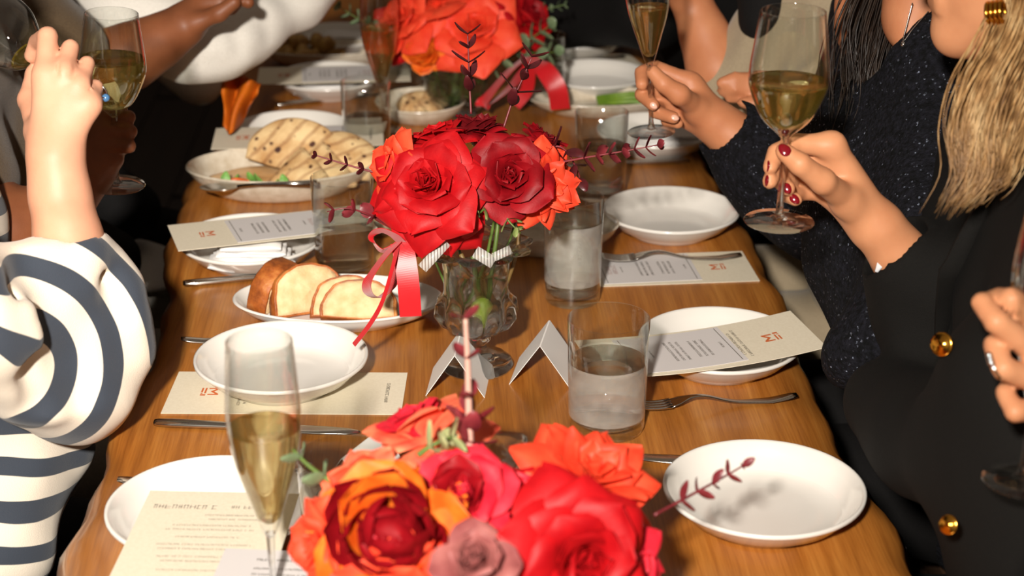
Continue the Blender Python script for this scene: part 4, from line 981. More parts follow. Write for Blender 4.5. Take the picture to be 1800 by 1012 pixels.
def sparkle_mat():
    t = NT('navy_sparkle_boucle'); co = t.n('TexCoord').outputs['Object']
    vo = t.n('TexVoronoi', Vector=co, Scale=480); r = t.n('ValToRGB', Fac=vo.outputs[1]); r.color_ramp.elements[0].position = .86; r.color_ramp.elements[1].position = .94; r.color_ramp.elements[0].color = (0,0,0,1)
    nz = t.n('TexNoise', Vector=co, Scale=150, Detail=4); c = t.n('ValToRGB', Fac=nz.outputs[0]); c.color_ramp.elements[0].position = .35; c.color_ramp.elements[1].position = .7; c.color_ramp.elements[0].color = srgb(9,9,11); c.color_ramp.elements[1].color = srgb(26,26,33)
    b = t.n('Bump', Height=t.n('TexNoise', Vector=co, Scale=260, Detail=4).outputs[0], Strength=1, Distance=.005)
    d = t.n('BsdfPrincipled', Base_Color=c.outputs[0], Roughness=.9, Normal=b.outputs[0]); d.inputs['Specular IOR Level'].default_value = .15
    g = t.n('BsdfPrincipled', Base_Color=srgb(130,138,156), Roughness=.42, Metallic=1.0, Normal=b.outputs[0])
    return t.end(t.n('MixShader', Fac=r.outputs[0], i1=d.outputs[0], i2=g.outputs[0]).outputs[0])
SPARK = sparkle_mat()
def stripe_mat():
    t = NT('navy_and_cream_striped_jersey'); at = t.n('Attribute', _attribute_name='along'); co = t.n('TexCoord').outputs['Object']
    nz = t.n('TexNoise', Vector=co, Scale=9, Detail=2); ad = t.n('Math', i0=at.outputs[2], i1=t.n('Math', i0=nz.outputs[0], i1=.010, _operation='MULTIPLY').outputs[0], _operation='ADD')
    fr = t.n('Math', i0=t.n('Math', i0=ad.outputs[0], i1=1/.052, _operation='MULTIPLY').outputs[0], _operation='FRACT')
    r = t.n('ValToRGB', Fac=fr.outputs[0]); e = r.color_ramp.elements; e[0].position = .44; e[0].color = srgb(56,62,72); e[1].position = .46; e[1].color = srgb(224,212,194); x = e.new(.985); x.color = srgb(224,212,194); x = e.new(1.0); x.color = srgb(56,62,72)
    b = t.n('Bump', Height=t.n('TexNoise', Vector=co, Scale=800, Detail=3).outputs[0], Strength=.4, Distance=.001)
    p = t.n('BsdfPrincipled', Base_Color=r.outputs[0], Roughness=.85, Normal=b.outputs[0]); p.inputs['Sheen Weight'].default_value = .2; p.inputs['Specular IOR Level'].default_value = .2
    return t.end(p.outputs[0])
STRIPE = stripe_mat()
def A(*p): return np.array(p, float)
def D(t): return at_d(*t)
def lerp(a, b, t): return a+(b-a)*t
def surf(F, px, py, d0, d1):
    """depth along a pixel's ray at which a sampled field begins"""
    for d in np.arange(d0, d1, .003):
        i = np.round((at_d(px, py, d)-F.lo)/F.h).astype(int)
        if (i >= 0).all() and (i < F.n).all() and F.v[tuple(i)] < 0: return float(d)
    return float(d1)
def bounds(pts, m): P = np.array(pts); return P.min(0)-m, P.max(0)+m
def add_hand(F, spec, k=.010, D=D):
    """spec: wrist (px,py,d,r), fingers: chains of (px,py,d,r) from the knuckle; palm and thumb roots blend into the wrist"""
    w = D(spec['wrist'][:3]); wr = spec['wrist'][3]
    for ch in spec['fingers']:
        pts = [(D(c[:3]), c[3]) for c in ch]; F.chain(pts, .0016)
    for ch in spec['fingers']:
        m = D(ch[0][:3]); F.cone(w, m, wr*.62, ch[0][3]*1.06, k*1.2)
    if 'thumb' in spec:
        pts = [(D(c[:3]), c[3]) for c in spec['thumb']]; F.chain(pts[1:], .004); F.cone(pts[0][0], pts[1][0], pts[0][1]*.9, pts[1][1]*.97, .006); F.cone(w, pts[0][0], wr*.62, pts[0][1]*.9, .012)
    for c in spec.get('pads', []): F.cone(D(c[0][:3]), D(c[1][:3]), c[0][3]*.9, c[1][3]*.92, k*1.4)
    F.chain([(w, wr)]+[(D(c[:3]), c[3]) for c in spec['arm']], .02)
    for a, b in spec.get('creases', []): F.cone(D(a[:3]), D(b[:3]), a[3], b[3], .003, cut=True)
def nails(parent, origin, spec, mat):
    """nail plates: (px, py, d, length, width, normal(r,u,t), direction(px,py))"""
    for px, py, d, l, w, nr, dr in spec:
        c = D((px, py, d)); n = V(rt*nr[0]+up*nr[1]-fw*nr[2]).normalized(); x = V(rt*dr[0]-up*dr[1]); x = (x-n*x.dot(n)).normalized(); y = n.cross(x)
        vf = lathe([(0,-.0012),(.9,-.0009),(1,-.0003),(.9,.0003),(.5,.0010),(0,.0014)], 16); M = Matrix((x, y, n)).transposed()
        mobj('fingernail', ([tuple(M @ Vector((a*l/2, b*w/2*(1-.15*a), q)) + V(c-origin)) for a, b, q in vf[0]], vf[1]), mat, parent)
def head(F, c, yaw, s=1.0, pitch=0):
    E = Euler((pitch, 0, yaw)).to_matrix()
    def L(x, y, z): return c+s*np.array(E @ Vector((x,y,z)))
    ro = (pitch, 0, yaw)
    F.ell(L(0,-.012,.035), A(.074,.094,.098)*s, ro, .02); F.ell(L(0,.028,-.035), A(.060,.066,.078)*s, ro, .03)
    F.cone(L(-.045,.005,-.062), L(0,.062,-.098), .022*s, .020*s, .025); F.cone(L(.045,.005,-.062), L(0,.062,-.098), .022*s, .020*s, .025)
    F.cone(L(0,.094,.012), L(0,.110,-.026), .007*s, .0115*s, .012); F.cone(L(-.012,.096,-.030), L(.012,.096,-.030), .008*s, .008*s, .006)
    F.cone(L(-.018,.086,-.060), L(.018,.086,-.060), .008*s, .008*s, .008); F.cone(L(-.015,.084,-.069), L(.015,.084,-.069), .008*s, .008*s, .006)
    F.cone(L(-.04,.078,.026), L(.04,.078,.026), .010*s, .010*s, .018)
    for sx in (-1,1):
        F.ell(L(sx*.031,.094,.008), A(.016,.012,.010)*s, ro, .008, cut=True); F.ell(L(sx*.075,-.008,-.012), A(.009,.020,.032)*s, ro, .006)
    F.cone(L(0,-.012,-.06), L(0,-.035,-.19), .054*s, .058*s, .03)
    return L
EYE = principled('eye_white', srgb(225,220,212), .2); IRIS = principled('brown_iris', srgb(60,36,22), .2)
def face_bits(t, o, L, s=1.0, lip=None):
    for sx in (-1,1):
        mobj('eye', blob(.0125*s, 14, 10), EYE, t, L(sx*.031,.079,.008)-o); mobj('iris', blob(.0068*s, 10, 8), IRIS, t, L(sx*.031,.0885,.007)-o)
def hair_cap(t, o, c, yaw, mat, s=1.0, length=0, name='hair', pitch=0):
    E = Euler((pitch, 0, yaw)).to_matrix()
    def L(x, y, z): return c+s*np.array(E @ Vector((x,y,z)))
    F = Field(c-.2*s-A(0,0,length), c+.2*s, .006); ro = (pitch, 0, yaw)
    F.ell(L(0,-.022,.048), A(.086,.100,.100)*s, ro, .02)
    if length: F.chain([(L(.05,-.06,.0),.05*s),(L(.06,-.07,-.1),.045*s),(L(.05,-.07,-.1-length),.03*s)],.03); F.chain([(L(-.05,-.06,.0),.05*s),(L(-.06,-.07,-.1),.045*s),(L(-.05,-.07,-.1-length),.03*s)],.03)
    F.ell(L(0,.085,-.01), A(.062,.05,.085)*s, ro, .02, cut=True)
    return field_obj(name, F, mat, t, o)
def torso(F, hip, sl, sr, g=0.0, r=1.0):
    c = (sl+sr)/2; hl, hr = hip+(sl-c)*.62, hip+(sr-c)*.62; nk = c+A(0,0,.05)
    for h, s_ in ((hl, sl), (hr, sr)):
        a = lerp(h, s_, .45); a = lerp(a, lerp(hip, c, .45), .25); b = lerp(h, s_, .8); b = lerp(b, lerp(hip, c, .8), .3)
        F.chain([(h, .115*r+g), (a, .100*r+g), (b, .105*r+g), (lerp(s_, c, .22)-A(0,0,.02), .062*r+g)], .07)
    F.cone(sl, nk, .050*r+g, .052*r+g, .05); F.cone(sr, nk, .050*r+g, .052*r+g, .05)
def legs(F, hip, fx, spread=.09, knee=.40, g=0):
    for s in (-1, 1):
        h = hip+A(0, s*spread, -.01); k = h+A(fx*knee, s*.03, .0); a = A(k[0]+fx*-.06, k[1], .09)
        F.chain([(h,.10+g),(lerp(h,k,.5),.085+g),(k,.064+g),(lerp(k,a,.45),.058+g),(a,.042+g)], .03)
def lower(t, o, hip, fx, mat, name='trousers', knee=.40):
    lo = A(min(hip[0],hip[0]+fx*knee)-.2, hip[1]-.3, .0); hi = A(max(hip[0],hip[0]+fx*knee)+.2, hip[1]+.3, hip[2]+.2)
    F = Field(lo, hi, .011); legs(F, hip, fx, knee=knee); F.cone(hip-A(0,.08,0), hip+A(0,.08,0), .13, .13, .06); field_obj(name, F, mat, t, o)
    SH = bpy.data.materials.get('black_leather') or principled('black_leather', srgb(24,22,21), .35)
    for s in (-1,1):
        c = hip+A(fx*(knee-.04), s*.12, -hip[2]+.045)
        mobj('shoe', xf(blob(.05,14,10),(0,0,0),(0,0,0),(2.4,.85,.9)), SH, t, c-o)
def person(label, o): return thing('person', label, 'person', o)
def locks(t, o, name, mat, paths, r=.006, n=6, spread=.012, seed=0, seg=5):
    """a mass of hair: strands scattered around guide paths"""
    rng = random.Random(seed); parts = []
    for path in paths:
        for _ in range(n):
            off = rng.gauss(0,1)*spread*rt+rng.gauss(0,1)*spread*np.array(up)*.3+rng.gauss(0,1)*spread*fw*.7; ph, am = rng.uniform(0,6.28), rng.uniform(.001,.004)
            P = spline(path, 4); P = P[:max(6, int(len(P)*rng.uniform(.72,1.0)))]; m = len(P); q = []
            for i, p in enumerate(P):
                u = i/(m-1); q.append(p+off*(.5+.9*math.sin(math.pi*min(.95,u*.8)))+rt*am*math.sin(9*u+ph)*u*2+fw*am*math.cos(8*u+ph)-o)
            rr = r*rng.uniform(.5,1.15); parts.append(tube(q, [rr*(1-.85*(i/(m-1))**3) for i in range(m)], seg))
    return mobj(name, join_vf(*parts), mat, t)
def hair_mat(name, c1, c2, c3):
    t = NT(name); co = t.n('TexCoord').outputs['Object']; nz = t.n('TexNoise', Vector=t.n('Mapping', Vector=co, Scale=(70,70,5)).outputs[0], Scale=1, Detail=3)
    r = t.n('ValToRGB', Fac=nz.outputs[0]); e = r.color_ramp.elements; e[0].position = .3; e[0].color = c1; e[1].position = .7; e[1].color = c3; x = e.new(.5); x.color = c2
    b = t.n('Bump', Height=nz.outputs[0], Strength=.15, Distance=.002)
    p = t.n('BsdfPrincipled', Base_Color=r.outputs[0], Roughness=.42, Normal=b.outputs[0]); p.inputs['Specular IOR Level'].default_value = .5
    return t.end(p.outputs[0])
BLONDE = hair_mat('blonde_hair', srgb(104,72,40), srgb(166,126,80), srgb(208,176,128)); DARKHAIR = hair_mat('dark_brown_hair', srgb(22,15,11), srgb(34,24,18), srgb(52,38,28)); BROWNHAIR = hair_mat('brown_hair', srgb(52,34,22), srgb(76,50,32), srgb(100,68,44))
NAIL_RED = principled('dark_red_nail_polish', srgb(112,8,22), .15, coat=.6); NAIL = principled('natural_nail', srgb(224,172,150), .3, coat=.3)

# seats (hidden under the guests, they carry them)
SEATW = principled('dark_bench_wood', srgb(58,40,28), .5, var=srgb(70,50,36), scale=8)
for x, lab in ((-.80,'dark wooden bench along the left side of the table under the guests'), (.88,'dark wooden bench along the right side of the table under the guests')):
    t = thing('bench', lab, 'bench', (x, 2.3, 0)); mobj('seat', box(.36,2.9,.04,(0,0,.325)), SEATW, t, smooth=False)
    for y in (-1.3, 0, 1.3):
        for dx in (-.13,.13): mobj('leg', box(.05,.05,.305,(dx,y,.1525)), SEATW, t, smooth=False)

# ---- guest in the striped jersey, left foreground
def guest_striped():
    D = lambda t: at_d(t[0], t[1], t[2]*1.085)
    o = A(-.66, 1.86, 0); t = person('person in a navy and cream striped jersey in the left foreground, forearm and hand raised', o)
    sr, sl = A(-.585,1.68,1.055), A(-.605,2.00,1.06); hip = A(-.70,1.86,.50); hc = A(-.60,1.86,1.30)
    el = D((150,640,1.80))
    spec = dict(wrist=(98,285,1.72,.0275), arm=[(106,345,1.725,.0290),(120,420,1.74,.0330),(140,540,1.775,.034)],
      fingers=[[(80,134,1.720,.0118),(84,64,1.736,.0108),(66,74,1.774,.0095),(56,98,1.786,.0085)],
               [(112,128,1.718,.0108),(124,84,1.738,.0092),(114,92,1.778,.0085),(95,112,1.786,.008)],
               [(140,152,1.720,.0100),(153,112,1.740,.0085),(143,118,1.774,.0080),(120,132,1.782,.008)],
               [(156,184,1.722,.0115),(167,154,1.742,.0090),(158,158,1.770,.008),(145,166,1.776,.007)]],
      thumb=[(70,232,1.740,.016),(52,176,1.778,.0125),(62,130,1.798,.0105),(78,104,1.800,.009)],
      pads=[((98,250,1.722,.023),(118,185,1.726,.019)),((80,240,1.727,.019),(85,165,1.726,.015))],
      creases=[((105,78,1.715,.0022),(101,132,1.706,.0012)),((138,92,1.722,.0022),(128,138,1.710,.0012)),((163,140,1.728,.0022),(152,170,1.712,.001))])
    F = Field(*bounds([D((40,40,1.70)), D((180,60,1.82)), el, sl, sr, hc+A(0,0,.16), hc-A(.1,.1,0), hc+A(.12,.1,0)], .07), .0030)
    add_hand(F, spec, D=D); F.chain([(D((140,540,1.775)),.034),(el,.034),(sr,.042)],.03); torso(F, hip+A(0,0,.28), sl, sr, -.035)
    L = head(F, hc, -math.pi/2); field_obj('body', F, SK_LIGHT, t, o, relax=1); face_bits(t, o, L); hair_cap(t, o, hc, -math.pi/2, BROWNHAIR, length=.18)
    nails(t, o, [], NAIL)
    # jersey: sleeve bunched at the elbow and the trunk, the bands of the sleeve circle the inside of the elbow
    cuff, c2, c3 = D((122,452,1.745)), D((150,520,1.77)), D((160,600,1.785))
    S = Field(*bounds([D((0,420,1.6)), D((260,520,1.8)), sr, D((200,760,1.78))], .10), .0050)
    S.chain([(cuff,.0415),(D((128,470,1.75)),.045),(c2,.058),(c3,.062),(D((130,672,1.78)),.060),(D((60,640,1.72)),.062),(D((-40,560,1.66)),.066),(sr,.074)], .03)
    S.chain([(D((50,500,1.70)),.045),(D((150,680,1.77)),.045)], .03)
    S.cone(D((118,436,1.742)), D((112,380,1.735)), .036, .033, .004, cut=True)       # opening at the cuff
    for a, b, r in [((60,470,1.665),(150,590,1.700),.006),((150,590,1.698),(140,690,1.715),.006),((10,540,1.64),(70,700,1.68),.008),((190,500,1.735),(225,620,1.74),.004),((90,560,1.67),(120,680,1.69),.005)]:
        S.cone(D(a), D(b), r, r*.5, .045, cut=True)
    S.noise(.0035, 48, 3)
    pv = D((20,640,1.74))
    def ring(v):
        rel = v-pv; return np.hypot(rel@rt, (rel@np.array(up))*1.1)+.012*np.sin(rel@np.array(fw)*30)
    field_obj('jersey_sleeve', S, STRIPE, t, o, relax=3, colors=ring)
    B = Field(*bounds([sl, sr, hip-A(.05,.05,.1), A(-.40,1.95,.72)], .13), .0062)
    torso(B, hip, sl, sr, .006); B.chain([(lerp(hip,sr,.5)+A(.02,.02,0),.10),(A(-.575,1.84,.80),.095),(D((-10,800,1.86)),.075),(D((-30,960,1.80)),.075)], .06)
    B.chain([(D((40,800,1.86)),.055),(D((110,790,1.88)),.035)],.04)
    B.chain([(sl,.074),(A(-.58,2.10,.86),.058),(A(-.48,2.0,.74),.045)],.03); B.noise(.004, 40, 5)
    field_obj('jersey_trunk', B, STRIPE, t, o, relax=3, colors=lambda v: -(v[:,2]+.30*(v[:,0]+.4)+.15*(v[:,1]-1.7))*1.25+2)
    # rolled hem of the cuff
    cu = cuff-o; ax = V(D((112,380,1.735))-cuff).normalized(); q = Vector((0,0,1)).rotation_difference(ax)
    mobj('cuff_band', ([tuple(q @ Vector((x*1.05, y, z)) + V(cu)) for x, y, z in lathe([(.040,-.004),(.0425,.0),(.0425,.008),(.0405,.012),(.0375,.010),(.0375,-.004)], 40, True)[0]], lathe([(.040,-.004),(.0425,.0),(.0425,.008),(.0405,.012),(.0375,.010),(.0375,-.004)], 40, True)[1]), principled('cream_jersey', srgb(224,212,194), .85, bump=.3, bscale=700), t)
    # silver ring with a blue stone on the little finger
    rr = thing('finger_ring', 'silver ring with blue stone on the raised left-foreground hand', 'ring', D((172,160,1.734)), 0, None, rot=(.5,.6,.3))
    mobj('band', lathe([(.0098,-.002),(.0108,-.002),(.0108,.002),(.0098,.002)], 24, True), SILVER, rr); mobj('stone', xf(blob(.0045,10,8),(.010,-.004,0)), principled('blue_stone', srgb(70,110,150), .15), rr)
    lower(t, o, hip-A(0,0,.02), 1, NAVY_TR)
guest_striped()
stem_glass('wine_glass', 'tilted wine glass at the upper left corner behind the raised hand', D((112,165,2.0)), 'wine', .10, WINE, tilt=Vector((0,0,1)).rotation_difference(V(-rt*.68+np.array(up)*.66+fw*.25)).to_euler(), zb_=.055, H_=.182)

# ---- guest with dark skin holding the white wine glass on the left
def guest_wine_left():
    o = A(-.70, 2.32, 0); t = person('person in olive brown holding a glass of white wine on the left', o)
    sr, sl = A(-.62,2.16,1.08), A(-.62,2.50,1.09); hip = A(-.74,2.34,.50); hc = A(-.62,2.34,1.34)
    F = Field(*bounds([D((10,420,2.1)), D((260,200,2.2)), D((440,-10,2.5)), sl, sr, hc+A(.12,.1,.16), hc-A(.12,.1,0)], .06), .0034)
    add_hand(F, dict(wrist=(158,305,2.175,.026), arm=[(120,345,2.165,.031),(20,410,2.13,.040)],
      fingers=[[(176,206,2.172,.0105),(226,206,2.158,.0088),(224,209,2.182,.008),(208,212,2.192,.008)],
               [(172,230,2.168,.0105),(229,231,2.152,.0088),(226,233,2.180,.008),(210,234,2.192,.008)],
               [(168,254,2.166,.0100),(227,257,2.152,.0086),(224,258,2.178,.008),(208,258,2.190,.008)],
               [(166,276,2.170,.0095),(206,279,2.160,.0080),(206,280,2.178,.0075),(196,280,2.186,.007)]],
      thumb=[(165,240,2.20,.016),(185,205,2.215,.012),(212,196,2.206,.010)], pads=[((160,285,2.172,.026),(178,240,2.172,.021)),((185,285,2.17,.016),(190,235,2.17,.016))]))
    F.chain([(D((20,410,2.13)),.040),(D((-20,440,2.12)),.046),(sr,.055)],.03)
    add_hand(F, dict(wrist=(318,48,2.56,.029), arm=[(280,72,2.55,.035),(225,100,2.54,.042)],
      fingers=[[(372,8,2.56,.0125),(412,-6,2.55,.011),(436,4,2.54,.0095)],[(372,20,2.57,.0125),(405,14,2.55,.011),(425,-6,2.55,.0095)],[(366,-8,2.57,.012),(402,-22,2.56,.0105),(425,-26,2.55,.0095)],[(358,-20,2.58,.0115),(390,-36,2.57,.0095)]],
      thumb=[(345,40,2.54,.014),(385,24,2.53,.012),(412,4,2.525,.0100)], pads=[((330,40,2.56,.025),(362,12,2.56,.021))]))
    F.chain([(D((225,100,2.54)),.042),(D((150,130,2.53)),.048),(sl,.055)],.03); torso(F, hip+A(0,0,.3), sl, sr, -.03)
    L = head(F, hc, -math.pi/2-.2); field_obj('body', F, SK_DARK, t, o, relax=1); face_bits(t, o, L); hair_cap(t, o, hc, -math.pi/2-.2, DARKHAIR)
    S = Field(*bounds([sl, sr, hip, D((-20,440,2.12)), D((150,130,2.46))], .17), .008); torso(S, hip, sl, sr, .014)
    S.chain([(sr,.072),(lerp(sr,D((-20,440,2.12)),.6),.066)],.03); S.chain([(sl,.072),(lerp(sl,D((150,130,2.46)),.75),.064)],.03); S.noise(.004,40,2)
    field_obj('shirt', S, OLIVE, t, o); lower(t, o, hip-A(0,0,.02), 1, GREYC)
    rr = thing('finger_ring', 'thin silver ring on the dark hand around the wine glass stem', 'ring', D((206,207,2.165)), 0, None, rot=(0,math.pi/2,.1)); mobj('band', lathe([(.0112,-.0012),(.0120,-.0012),(.0120,.0012),(.0112,.0012)], 24, True), SILVER, rr)
    n = thing('lap_napkin', 'white napkin lying in the lap below the left wine glass', 'napkin', A(-.50, 2.72, .585)); mobj('cloth', xf(blob(.07,20,8),(0,0,0),(.1,.1,.4),(1.3,1.5,.16)), LINEN, n)
guest_wine_left()
stem_glass('wine_glass', 'glass of white wine held by the dark-skinned hand on the left', D((204,326,2.185)), 'wine', .56, WINE, tilt=(math.radians(1), math.radians(3.5), 0), s=.98)

# ---- guest in a white knit top
def guest_white():
    o = A(-.74, 2.98, 0); t = person('person in a white knit top reaching across the far left of the table', o)
    sr, sl = A(-.60,2.80,1.09), A(-.62,3.13,1.10); hip = A(-.74,2.96,.50); hc = A(-.58,2.98,1.36)
    hd = D((620,-75,2.95)); F = Field(*bounds([hd, sl, sr, hc+A(.12,.1,.16), hc-A(.12,.1,0)], .06), .006)
    F.chain([(sr,.05),(D((385,75,2.72)),.040),(D((580,-40,2.86)),.028),(hd,.026)],.02)
    for dy in (-14,0,14): F.chain([(hd,.013),(D((690,-60+dy,2.95)),.010),(D((720,-50+dy,2.93)),.009)],.006)
    F.chain([(hd,.014),(D((660,-20,2.92)),.011),(D((690,-18,2.91)),.009)],.006); torso(F, hip+A(0,0,.3), sl, sr, -.03)
    L = head(F, hc, -math.pi/2); field_obj('body', F, SK_DARK, t, o); face_bits(t, o, L); hair_cap(t, o, hc, -math.pi/2, DARKHAIR)
    S = Field(*bounds([sl, sr, hip, D((390,110,2.72)), D((600,0,2.86))], .15), .0068); torso(S, hip, sl, sr, .016)
    S.chain([(sr,.072),(D((225,20,2.70)),.068),(D((330,72,2.70)),.058),(D((390,75,2.72)),.052),(D((440,48,2.76)),.048),(D((520,0,2.82)),.042),(D((580,-40,2.86)),.034)],.03)
    S.chain([(sl,.07),(A(-.52,3.2,.86),.06),(A(-.42,3.1,.79),.045)],.03)
    for a, b in [((375,20,2.64),(395,80,2.64)),((410,25,2.66),(425,85,2.67)),((345,40,2.62),(350,110,2.64)),((470,15,2.70),(480,60,2.71))]: S.cone(D(a), D(b), .007, .005, .025, cut=True)
    S.noise(.003, 55, 6); field_obj('knit_top', S, WHITE_K, t, o); lower(t, o, hip-A(0,0,.02), 1, BLACK)
    OR = principled('orange_silk', srgb(200,104,16), .6, var=srgb(170,78,12), scale=14, spec=.2)
    b = thing('orange_scarf', 'orange cloth hanging at the table edge below the white sleeve', 'scarf', D((425,190,2.86)))
    b0 = D((425,190,2.86)); top = [D((392,145,2.84)), D((416,128,2.87)), D((442,140,2.84)), D((462,150,2.88))]; bot = [D((396,224,2.85)), D((405,236,2.83)), D((424,212,2.86)), D((446,182,2.83))]
    n, m, v, f = 24, 12, [], []; ts, bs = spline(top, 8), spline(bot, 8)
    for j_ in range(m+1):
        q = j_/m
        for i_ in range(n+1):
            p = ts[i_]*(1-q)+bs[i_]*q; p = p-fw*(.016*math.sin(i_/n*13+2*q)*(1-.3*q)+.010*math.sin(q*7+i_*.3)); v.append(p-b0)
    for j_ in range(m):
        for i_ in range(n): a = j_*(n+1)+i_; f.append((a, a+1, a+n+2, a+n+1))
    c_ = mobj('cloth', (v, f), OR, b); md = c_.modifiers.new('thickness', 'SOLIDIFY'); md.thickness = .002
guest_white()
def guest_dark_left():
    o = A(-.72, 2.66, 0); t = person('person in black clothing seated between the wine holder and the white top', o)
    sr, sl = A(-.80,2.5,1.02), A(-.80,2.80,1.02); hip = A(-.82,2.66,.50); hc = A(-.86,2.66,1.28)
    F = Field(*bounds([sl, sr, hc+A(.12,.1,.16), hc-A(.12,.1,.2)], .06), .007); torso(F, hip+A(0,0,.3), sl, sr, -.03); L = head(F, hc, -math.pi/2); field_obj('body', F, SK_MID, t, o); face_bits(t, o, L); hair_cap(t, o, hc, -math.pi/2, DARKHAIR)
    S = Field(*bounds([sl, sr, hip, A(-.42,2.6,.7)], .15), .009); torso(S, hip, sl, sr, .014)
    for s_, y in ((sr,2.50),(sl,2.82)): S.chain([(s_,.07),(A(-.70,y,.80),.06),(A(-.50,lerp(y,2.66,.3),.66),.05)],.03)
    field_obj('black_top', S, BLACK, t, o); lower(t, o, hip-A(0,0,.02), 1, GREYC)
guest_dark_left()

# ---- blonde guest in the black blazer
def guest_blazer():
    o = A(.68, 1.62, 0); t = person('blonde person in a black blazer with gold buttons and red nails, right foreground', o)
    ear = D((1830,-62,1.70)); hc = ear-A(-.010,-.076,-.010); yaw = math.pi/2-.06
    sl, sr = A(.64,1.50,1.05), A(.66,1.86,1.06); hip = A(.74,1.62,.50)
    spec = dict(wrist=(1548,402,1.86,.0240), arm=[(1582,450,1.875,.0275),(1625,515,1.89,.032)],
      fingers=[[(1462,256,1.822,.0128),(1398,252,1.815,.0104),(1364,268,1.800,.0092),(1354,294,1.790,.0080)],
               [(1458,282,1.840,.0128),(1392,286,1.840,.0104),(1362,300,1.812,.0090),(1353,319,1.796,.0080)],
               [(1456,308,1.858,.0122),(1398,310,1.852,.0098),(1374,320,1.826,.0088),(1385,331,1.806,.0080)],
               [(1460,334,1.868,.0112),(1408,338,1.858,.0088),(1384,343,1.834,.0080),(1399,351,1.814,.0070)]],
      thumb=[(1490,352,1.832,.0165),(1446,318,1.785,.0130),(1406,288,1.768,.0112),(1378,266,1.772,.0092)],
      pads=[((1530,380,1.856,.019),(1475,300,1.842,.018)),((1515,380,1.852,.015),(1486,350,1.832,.015)),((1525,400,1.862,.019),(1470,345,1.864,.015))])
    F = Field(*bounds([D((1340,235,1.76)), D((1640,540,1.9)), sl, sr, hc+A(.13,.12,.15), hc-A(.13,.12,.2)], .05), .0032)
    add_hand(F, spec); el = D((1690,600,1.90)); F.chain([(D((1625,515,1.89)),.034),(el,.044),(sr,.05)],.03); torso(F, hip+A(0,0,.3), sl, sr, -.035)
    L = head(F, hc, yaw, .98); body = field_obj('body', F, SK_TAN, t, o, relax=1); face_bits(t, o, L)
    nails(t, o, [(1379,263,1.7625,.0150,.0115,(-.1,.25,1),(-.8,-.9)), (1349,292,1.786,.012,.009,(-.95,.1,.25),(-.1,1)), (1347,317,1.790,.012,.009,(-.95,.1,.25),(0,1)),
                 (1383,331,1.7985,.0125,.0095,(-.2,.1,1),(.5,.8)), (1397,350,1.8075,.0120,.0088,(-.1,.1,1),(.6,.6))], NAIL_RED)
    rr = thing('finger_ring', 'thin gold ring on the hand with dark red nails', 'ring', D((1391,313,1.842)), 0, None, rot=(.3,math.pi/2,.2)); mobj('band', lathe([(.0100,-.0012),(.0108,-.0012),(.0108,.0012),(.0100,.0012)], 24, True), GOLD, rr)
    # blazer
    S = Field(*bounds([D((1480,420,1.75)), sl, sr, hip-A(.1,.1,.05), D((1500,900,1.7)), D((1480,700,1.9)), A(.40,1.62,.66)], .13), .0052)
    torso(S, hip, sl, sr, .022); S.chain([(hip+A(-.02,0,.10),.14),(A(.66,1.60,.80),.12),(A(.63,1.62,.98),.10)],.06)
    S.chain([(D((1590,455,1.88)),.047),(D((1620,500,1.89)),.056),(D((1660,570,1.90)),.064),(D((1720,600,1.88)),.066),(sr,.075)],.03)
    S.chain([(sl,.078),(D((1790,660,1.66)),.066),(D((1730,790,1.70)),.062),(D((1630,770,1.78)),.056),(D((1560,710,1.86)),.048)],.03)
    S.chain([(D((1850,960,1.66)),.10),(D((1830,800,1.66)),.10)],.05)
    S.cone(D((1580,440,1.875)), D((1530,370,1.86)), .039, .044, .007, cut=True)
    for a, b in [((1690,420,1.70),(1655,640,1.72)),((1560,560,1.83),(1640,600,1.81))]: S.cone(D(a), D(b), .006, .004, .04, cut=True)
    S.noise(.0025, 35, 9)
    lp = [(1752,330),(1716,400),(1690,470),(1670,540),(1655,592)]; lpd = [surf(S, x, y, 1.4, 2.0)-.004 for x, y in lp]
    mobj('lapel', strip([p-o for p in spline([D((x,y,d)) for (x,y), d in zip(lp, lpd)], 5)], [.05*min(1, (i+2)/14) if i < 10 else .05*(1-(i-10)/14) for i in range(21)], .004, rt*.9+np.array(up)*.45), BLAZER, t)
    field_obj('blazer', S, BLAZER, t, o, relax=3)
    # shirt cuff edge and lapel
    mobj('shirt_cuff', strip([D((1560,442,1.858))-o, D((1552,456,1.855))-o, D((1540,478,1.856))-o], [.012,.010,.003], .002, rt*1.0+up*.4), principled('white_shirt_cotton', srgb(214,214,216), .8), t)
    lap = [D((1740,330,1.635)), D((1700,430,1.64)), D((1672,530,1.645)), D((1655,600,1.65))]
    # gold buttons
    for px, py, d, r in ((1656,605,1.640,.0115),(1668,922,1.545,.009)):
        n = V(CAM-D((px,py,d))).normalized(); n = (n+Vector((-.6,0,.0))).normalized(); q = Vector((0,0,1)).rotation_difference(n)
        b = mobj('gold_button', lathe([(0,-.003),(r*.85,-.002),(r,.0),(r*.96,.002),(r*.8,.0018),(r*.7,.0026),(r*.45,.0022),(r*.35,.0034),(0,.0038)], 28), GOLD, t, D((px,py,d))-o, q.to_euler()); b['label'] = 'embossed gold button'
    # hair: curtain behind the ear falling over the shoulder to the chest
    top = hc+A(.0,.0,.10); g = []
    for i in range(9):
        u = i/8; g.append([top+A(-.02+.02*u,-.05,0), D((1795-14*u+40*u,-40,1.675+.03*u)), D((1772+58*u,60,1.655+.02*u)), D((1727+85*u,150,1.64+.015*u)), D((1704+74*u,235,1.63+.01*u)), D((1706+44*u,315,1.625)), D((1654+66*u,402-62*u,1.63))])
    for i in range(5):
        u = i/4; g.append([top+A(.03,-.02+.03*u,0), D((1830+20*u,0,1.70)), D((1840,120,1.68)), D((1810-10*u,230,1.66)), D((1765-40*u,300,1.65))])
